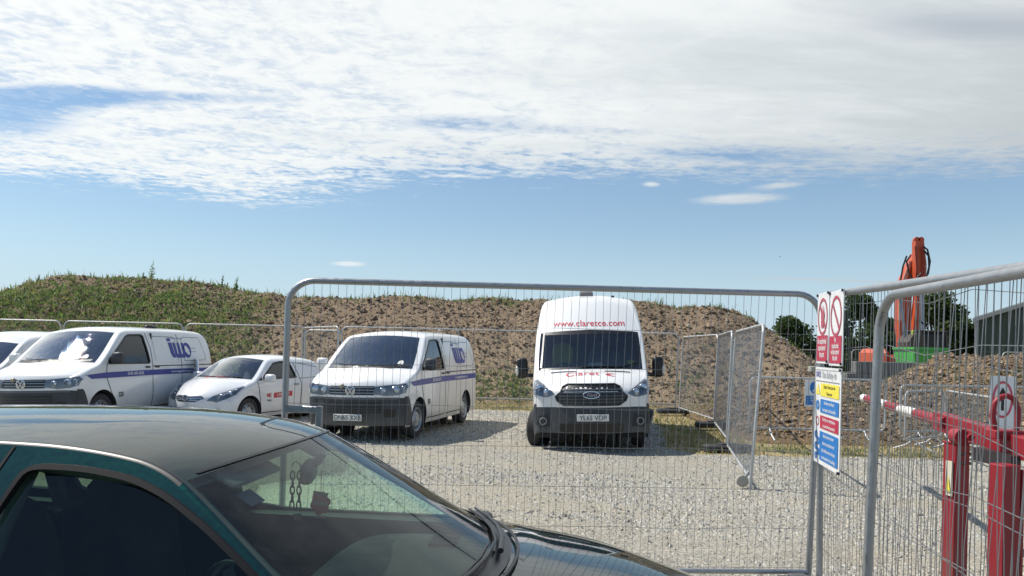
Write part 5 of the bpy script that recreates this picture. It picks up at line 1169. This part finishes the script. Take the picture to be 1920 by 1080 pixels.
# round ring sign at the right
o = at(1855, 800, 11.2); z0 = o.z; s_ = sheet_sign('road_sign', Vector((o.x, o.y, z0-.12)), (1, -.15, 0), .34, .86, 'white board with a tall red ring sign leaning by the heap, behind the red post')
spoly(s_, 'red_ring', mat('ring_pink', (.55, .07, .12), .5), [(.17+.14*math.cos(a), .52+.27*math.sin(a)) for a in np.linspace(0, 6.283, 30, endpoint=False)], .004, [[(.17+.11*math.cos(a), .52+.235*math.sin(a)) for a in np.linspace(6.283, 0, 30, endpoint=False)]]); spoly(s_, 'arrow', ink, [(.15, .36), (.19, .36), (.19, .58), (.23, .58), (.17, .70), (.11, .58), (.15, .58)], .004)
b = MB(); b.bar((.02, .02, 0), (-.18, .4, -.45), .03, .03); b.bar((.32, .02, 0), (.5, .4, -.45), .03, .03); b.bar((-.02, 0, .02), (.36, 0, .02), .03, .03); b.build('stand', galvl, s_)
# ============================================================ red swing barrier
redp = mat('barrier_red', (.26, .008, .018), .5, coat=.0, var=.2, vscale=5, bump=.05, dirt=(.5, .0, .4, (.16, .08, .06))); whp = mat('barrier_white', (.72, .70, .66), .4, var=.1, vscale=7)
bp = grd(1788, 1090); bx, by = bp.x, bp.y
bar_ = empty('swing_barrier', (bx, by, 0), (0, 0, 0), 'red steel height barrier with a red and white striped boom at the right', 'barrier')
def L3(u, v, Y): return at(u, v, Y)-Vector((bx, by, 0))
b = MB(); b.box((0, 0, .52), (.128, .128, 1.04), Matrix.Rotation(R(14), 3, 'Z'), .008); b.box((0, 0, 1.045), (.138, .138, .012), Matrix.Rotation(R(14), 3, 'Z'), .002); po = b.build('post', redp, bar_, 40)
b = MB(); b.box((-.0625-.006, -.030, .78), (.006, .065, .26), Matrix.Rotation(R(14), 3, 'Z')); lb_ = b.build('warning_label', mat('label_cream', (.62, .58, .46), .6, var=.1), po); 
st_ = b = MB(); b.add([(-.0735, -.055, .68), (-.0865, -.008, .68), (-.080, -.030, .80)], [(0, 1, 2)]); b.build('warning_triangle', syel, lb_, None)
tip = L3(1619, 746, 10.2); piv = L3(1868, 823, 5.3); mid_ = L3(1775, 793, 6.25)
dirb = (mid_-tip); Lb = dirb.length; u_ = dirb.normalized(); nseg = 6; edges = [0, .25, 1.15, 2.05, 2.95, 3.7, Lb]
edges = [0, .28, .95, 1.65, 2.35, 3.05, Lb]
for k in range(6):
    b = MB(); b.tube([tip+u_*edges[k], tip+u_*edges[k+1]], .048 if k else .05, 16); b.build('boom_stripe', whp if k % 2 == 0 else redp, bar_, 40)
b = MB(); b.blob(tuple(tip), (.052, .052, .052), 1.); b.build('boom_cap', whp, bar_, 50)
e2_ = L3(1960, 852, 4.95); b = MB(); b.bar(mid_-u_*.25, e2_, .10, .15, bev=.006); b.build('boom_box', redp, bar_, 40)
b = MB(); b.bar(L3(1830, 850, 5.55), L3(1905, 868, 5.15), .07, .09); b.build('hinge_arm', mat('dark_steel', (.05, .04, .045), .5, metal=.5), bar_)
b = MB(); c_ = L3(1797, 818, 5.7); b.lathe([(.0001, -.05), (.055, -.05), (.055, .05), (.0001, .05)], tuple(c_), 'Y', 16); b.lathe([(.0001, -.08), (.025, -.08), (.025, .08), (.0001, .08)], tuple(c_+Vector((.05, 0, .0))), 'Y', 12); b.build('latch', mat('latch_red', (.30, .02, .03), .45), bar_)
p2 = L3(1884, 870, 5.0); b = MB(); b.box((p2.x, p2.y, p2.z/2), (.13, .13, p2.z), Matrix.Rotation(R(14), 3, 'Z'), .008); b.box((p2.x+.075, p2.y+.02, p2.z/2+.02), (.02, .14, p2.z-.1), Matrix.Rotation(R(14), 3, 'Z')); b.build('second_post', redp, bar_, 40)
for zz in (.97, .90):
    for yy in (-.03, .03): MB().lathe([(.0001, .012), (.012, .010), (.013, 0)], (.03+yy, -.085, zz), 'Y', 6).build('bolt', mat('bolt_steel', (.25, .22, .2), .5, metal=.7), po)
hp = [L3(u, v, 5.35) for u, v in [(1866, 806), (1861, 780), (1864, 757), (1875, 745), (1889, 742), (1902, 749), (1909, 768), (1908, 790), (1904, 812)]]
MB().tube(hp, .020, 10).build('lifting_loop', redp, bar_, 60); 
b = MB(); q = L3(1885, 814, 5.35); b.box(tuple(q), (.22, .14, .06), None, .006); b.build('loop_base', redp, bar_)
# ============================================================ excavator and skip
org = mat('machine_orange', (.50, .075, .022), .5, coat=.15, var=.25, vscale=4, dirt=(.8, .2, .4, (.25, .15, .08))); trk = mat('track_steel', (.06, .055, .05), .7, var=.3); ex = empty('excavator', (tx(1700, 32), 32, 0), (0, 0, 0), 'orange excavator with raised boom behind the soil heap', 'excavator')
def E3(u, v, Y=32.): return at(u, v, Y)-Vector((tx(1700, 32), 32, 0))
b = MB()
for y_ in (-1.1, 1.1):
    pth = []
    for cx, a0 in ((1.4, -90), (-1.4, 90)):
        for k in range(9): a = R(a0+180*k/8); pth.append((cx+.42*math.cos(a), y_, .46+.42*math.sin(a)))
    vs = [(p[0], p[1]+s*.28, p[2]) for s in (-1, 1) for p in pth]; n_ = len(pth); b.add(vs, [(i, (i+1) % n_, n_+(i+1) % n_, n_+i) for i in range(n_)]+[tuple(range(n_)), tuple(range(n_, 2*n_))])
b.box((0, 0, .7), (1.6, 2.0, .4)); b.build('track_frame', trk, ex, 30)
b = MB(); b.box((-.30, .2, 1.50), (1.8, 2.2, .6), None, .12); b.box((-1.28, .2, 1.62), (.40, 2.2, .85), None, .18); b.build('house', org, ex, 35)
b = MB(); b.box((-.6, .2, .98), (2.9, 2.4, .12)); b.build('deck', trk, ex)
b = MB(); b.box((.35, -.75, 2.0), (1.3, .95, 1.5), None, .12); b.build('cab', void, ex, 35)
b = MB()
for sx_ in (-.3, 1.0):
    for sy in (-1.22, -.28): b.bar((sx_, sy, 1.3), (sx_*.9+.03, sy, 2.75), .07, .07)
b.box((.35, -.75, 2.78), (1.35, 1.0, .07), None, .02); b.build('cab_frame', trk, ex)
def armseg(name, pts, ws, m=org, th=.34):
    mb = MB()
    for i in range(len(pts)-1):
        a, c = Vector(pts[i]), Vector(pts[i+1]); d = (c-a).normalized(); s = d.cross(Vector((0, 1, 0))).normalized(); w0, w1 = ws[i]/2, ws[i+1]/2; y = Vector((0, th/2, 0))
        vs = [a-s*w0-y, a+s*w0-y, a+s*w0+y, a-s*w0+y, c-s*w1-y, c+s*w1-y, c+s*w1+y, c-s*w1+y]; mb.add(vs, [(0, 1, 2, 3), (7, 6, 5, 4), (0, 4, 5, 1), (1, 5, 6, 2), (2, 6, 7, 3), (3, 7, 4, 0)])
    return mb.build(name, m, ex, 30)
bm1 = armseg('boom', [E3(1697, 668), E3(1692, 600), E3(1694, 540), E3(1716, 478)], [.42, .50, .52, .26], th=.42)
armseg('boom_plate', [E3(1688, 600, 31.72), E3(1690, 545, 31.72), E3(1707, 490, 31.72)], [.14, .18, .10], mat('boom_pale', (.60, .35, .28), .4), .03)
Ef = lambda u, v: E3(u, v, 31.5)
armseg('stick', [Ef(1721, 452), Ef(1724, 500), Ef(1722, 560), Ef(1712, 628)], [.34, .44, .30, .2], th=.3)
armseg('stick_rib', [E3(1716, 462, 31.28), E3(1719, 500, 31.28), E3(1717, 540, 31.28)], [.05, .06, .05], mat('rib_dark', (.25, .03, .02), .5), .04); armseg('stick_rib', [E3(1729, 462, 31.28), E3(1731, 500, 31.28), E3(1727, 540, 31.28)], [.05, .06, .05], mat('rib_dark'), .04)
for du in (-4, 4):
    b = MB(); c = Ef(1722+du, 450); b.lathe([(.0001, -.07), (.12, -.07), (.12, .07), (.0001, .07)], tuple(c), 'Y', 16); b.build('pivot_head', org, ex, 40)
for (p, q, r_) in (((1728, 520), (1730, 620), .07), ((1729, 555), (1731, 650), .045), ((1700, 650), (1688, 560), .06)):
    MB().tube([E3(*p, 31.2), E3(*q, 31.2)], r_, 8).build('ram', mat('ram_grey', (.25, .28, .36), .3, metal=.5), ex, 50)
for pts in ([(1733, 470), (1741, 480), (1742, 500), (1737, 520), (1730, 528)], [(1731, 462), (1739, 468), (1744, 490), (1740, 515)], [(1708, 478), (1700, 490), (1705, 515), (1715, 526), (1727, 512)], [(1700, 480), (1693, 500), (1688, 530)], [(1722, 600), (1738, 612), (1745, 632)]):
    MB().tube([E3(u, v, 31.15) for u, v in pts], .035, 6).build('hydraulic_hose', black, ex, 60)
b = MB(); c = E3(1718, 640, 31.1); 
prof = [(0, .35), (-.35, .25), (-.55, -.05), (-.5, -.35), (-.2, -.5), (.25, -.4)]
vs = [(c.x+px_, c.y+s*.45, c.z+pz_) for s in (-1, 1) for px_, pz_ in prof]; n_ = len(prof); b.add(vs, [(i, i+1, n_+i+1, n_+i) for i in range(n_-1)]+[tuple(range(n_)), tuple(range(2*n_-1, n_-1, -1))]); b.build('bucket', mat('bucket_dark', (.09, .075, .065), .6, metal=.4, var=.3), ex, 30)
b = MB(); c = E3(1745, 637, 31.2); b.blob(tuple(c), (.16, .12, .18), .8); b.build('beacon_guard', mat('guard_red', (.5, .03, .05), .5), ex, 50)
b = MB(); c = E3(1712, 637, 30.9); b.box(tuple(c), (.12, .1, .75), None, .02); c = E3(1735, 652, 30.9); b.box(tuple(c), (.9, .1, .08), None, .02); b.build('hi_vis_strip', mat('strip_yellowgreen', (.45, .50, .10), .6, var=.2), ex)
grs = mat('skip_green', (.06, .42, .07), .45, coat=.3, var=.1, vscale=4); sk = empty('skip', (tx(1726, 27), 27, 0), (0, 0, 0), 'bright green tipping skip in front of the excavator', 'skip')
b = MB(); z0, z1 = .95, 2.02; bo_ = [(-.45, -.5), (.45, -.5), (.45, .5), (-.45, .5)]; to_ = [(-.58, -.7), (.56, -.7), (.56, .7), (-.58, .7)]
b.add([(x, y, z0) for x, y in bo_]+[(x, y, z1-.25) for x, y in to_]+[(x, y, z1) for x, y in to_], [(0, 1, 2, 3), (0, 4, 5, 1), (1, 5, 6, 2), (2, 6, 7, 3), (3, 7, 4, 0), (4, 8, 9, 5), (5, 9, 10, 6), (6, 10, 11, 7), (7, 11, 8, 4)]); b.build('bin_body', grs, sk, 20)
b = MB(); b.bar((-.62, -.72, z1), (.60, -.72, z1), .08, .08); b.bar((-.62, .72, z1), (.6, .72, z1), .08, .08); b.bar((-.60, -.72, z1), (-.60, .72, z1), .08, .08); b.bar((.58, -.72, z1), (.58, .72, z1), .08, .08); b.build('rim', grs, sk)
for x_ in (-.35, .30): MB().add([(x_-.05, -.56, z0), (x_+.05, -.56, z0), (x_+.14, -.82, z1-.12), (x_-.14, -.82, z1-.12), (x_-.05, -.5, z0), (x_+.05, -.5, z0), (x_+.14, -.7, z1-.12), (x_-.14, -.7, z1-.12)], [(0, 1, 2, 3), (0, 3, 7, 4), (1, 5, 6, 2), (3, 2, 6, 7)]).build('rib', grs, sk, None)
b = MB(); b.box((0, 0, .47), (1.1, 1.1, .94), None, .02); b.build('base_frame', trk, sk)
# bird specks in the sky
for (u, v, l) in ((1462, 481, 'tiny dark bird high in the sky right of centre'),):
    p = at(u, v, 60); b = MB(); b.add([(-.10, 0, .03), (0, .05, 0), (.10, 0, .03), (0, -.05, 0)], [(0, 1, 3), (1, 2, 3)]); b.blob((0, 0, 0), (.03, .09, .03), 1, None, 6, 4); o = b.build('bird', black); o.location = p; tag(o, l, 'bird')
# stones and rubble in the yard by the fence foot
for i, (u, v, r_, l) in enumerate([(1725, 968, .035, 'dark stone alone on the gravel behind the right fence'), (620, 812, .09, 'pale rubble lump under the front of the DN65 van')]):
    p = grd(u, v); b = MB(); b.blob((0, 0, 0), (r_, r_*.8, r_*.55), .7, None, 7, 5); o = b.build('stone', g1[2 if i == 0 else 0], None, 10); o.location = p+Vector((0, 0, r_*.4)); tag(o, l, 'stone')
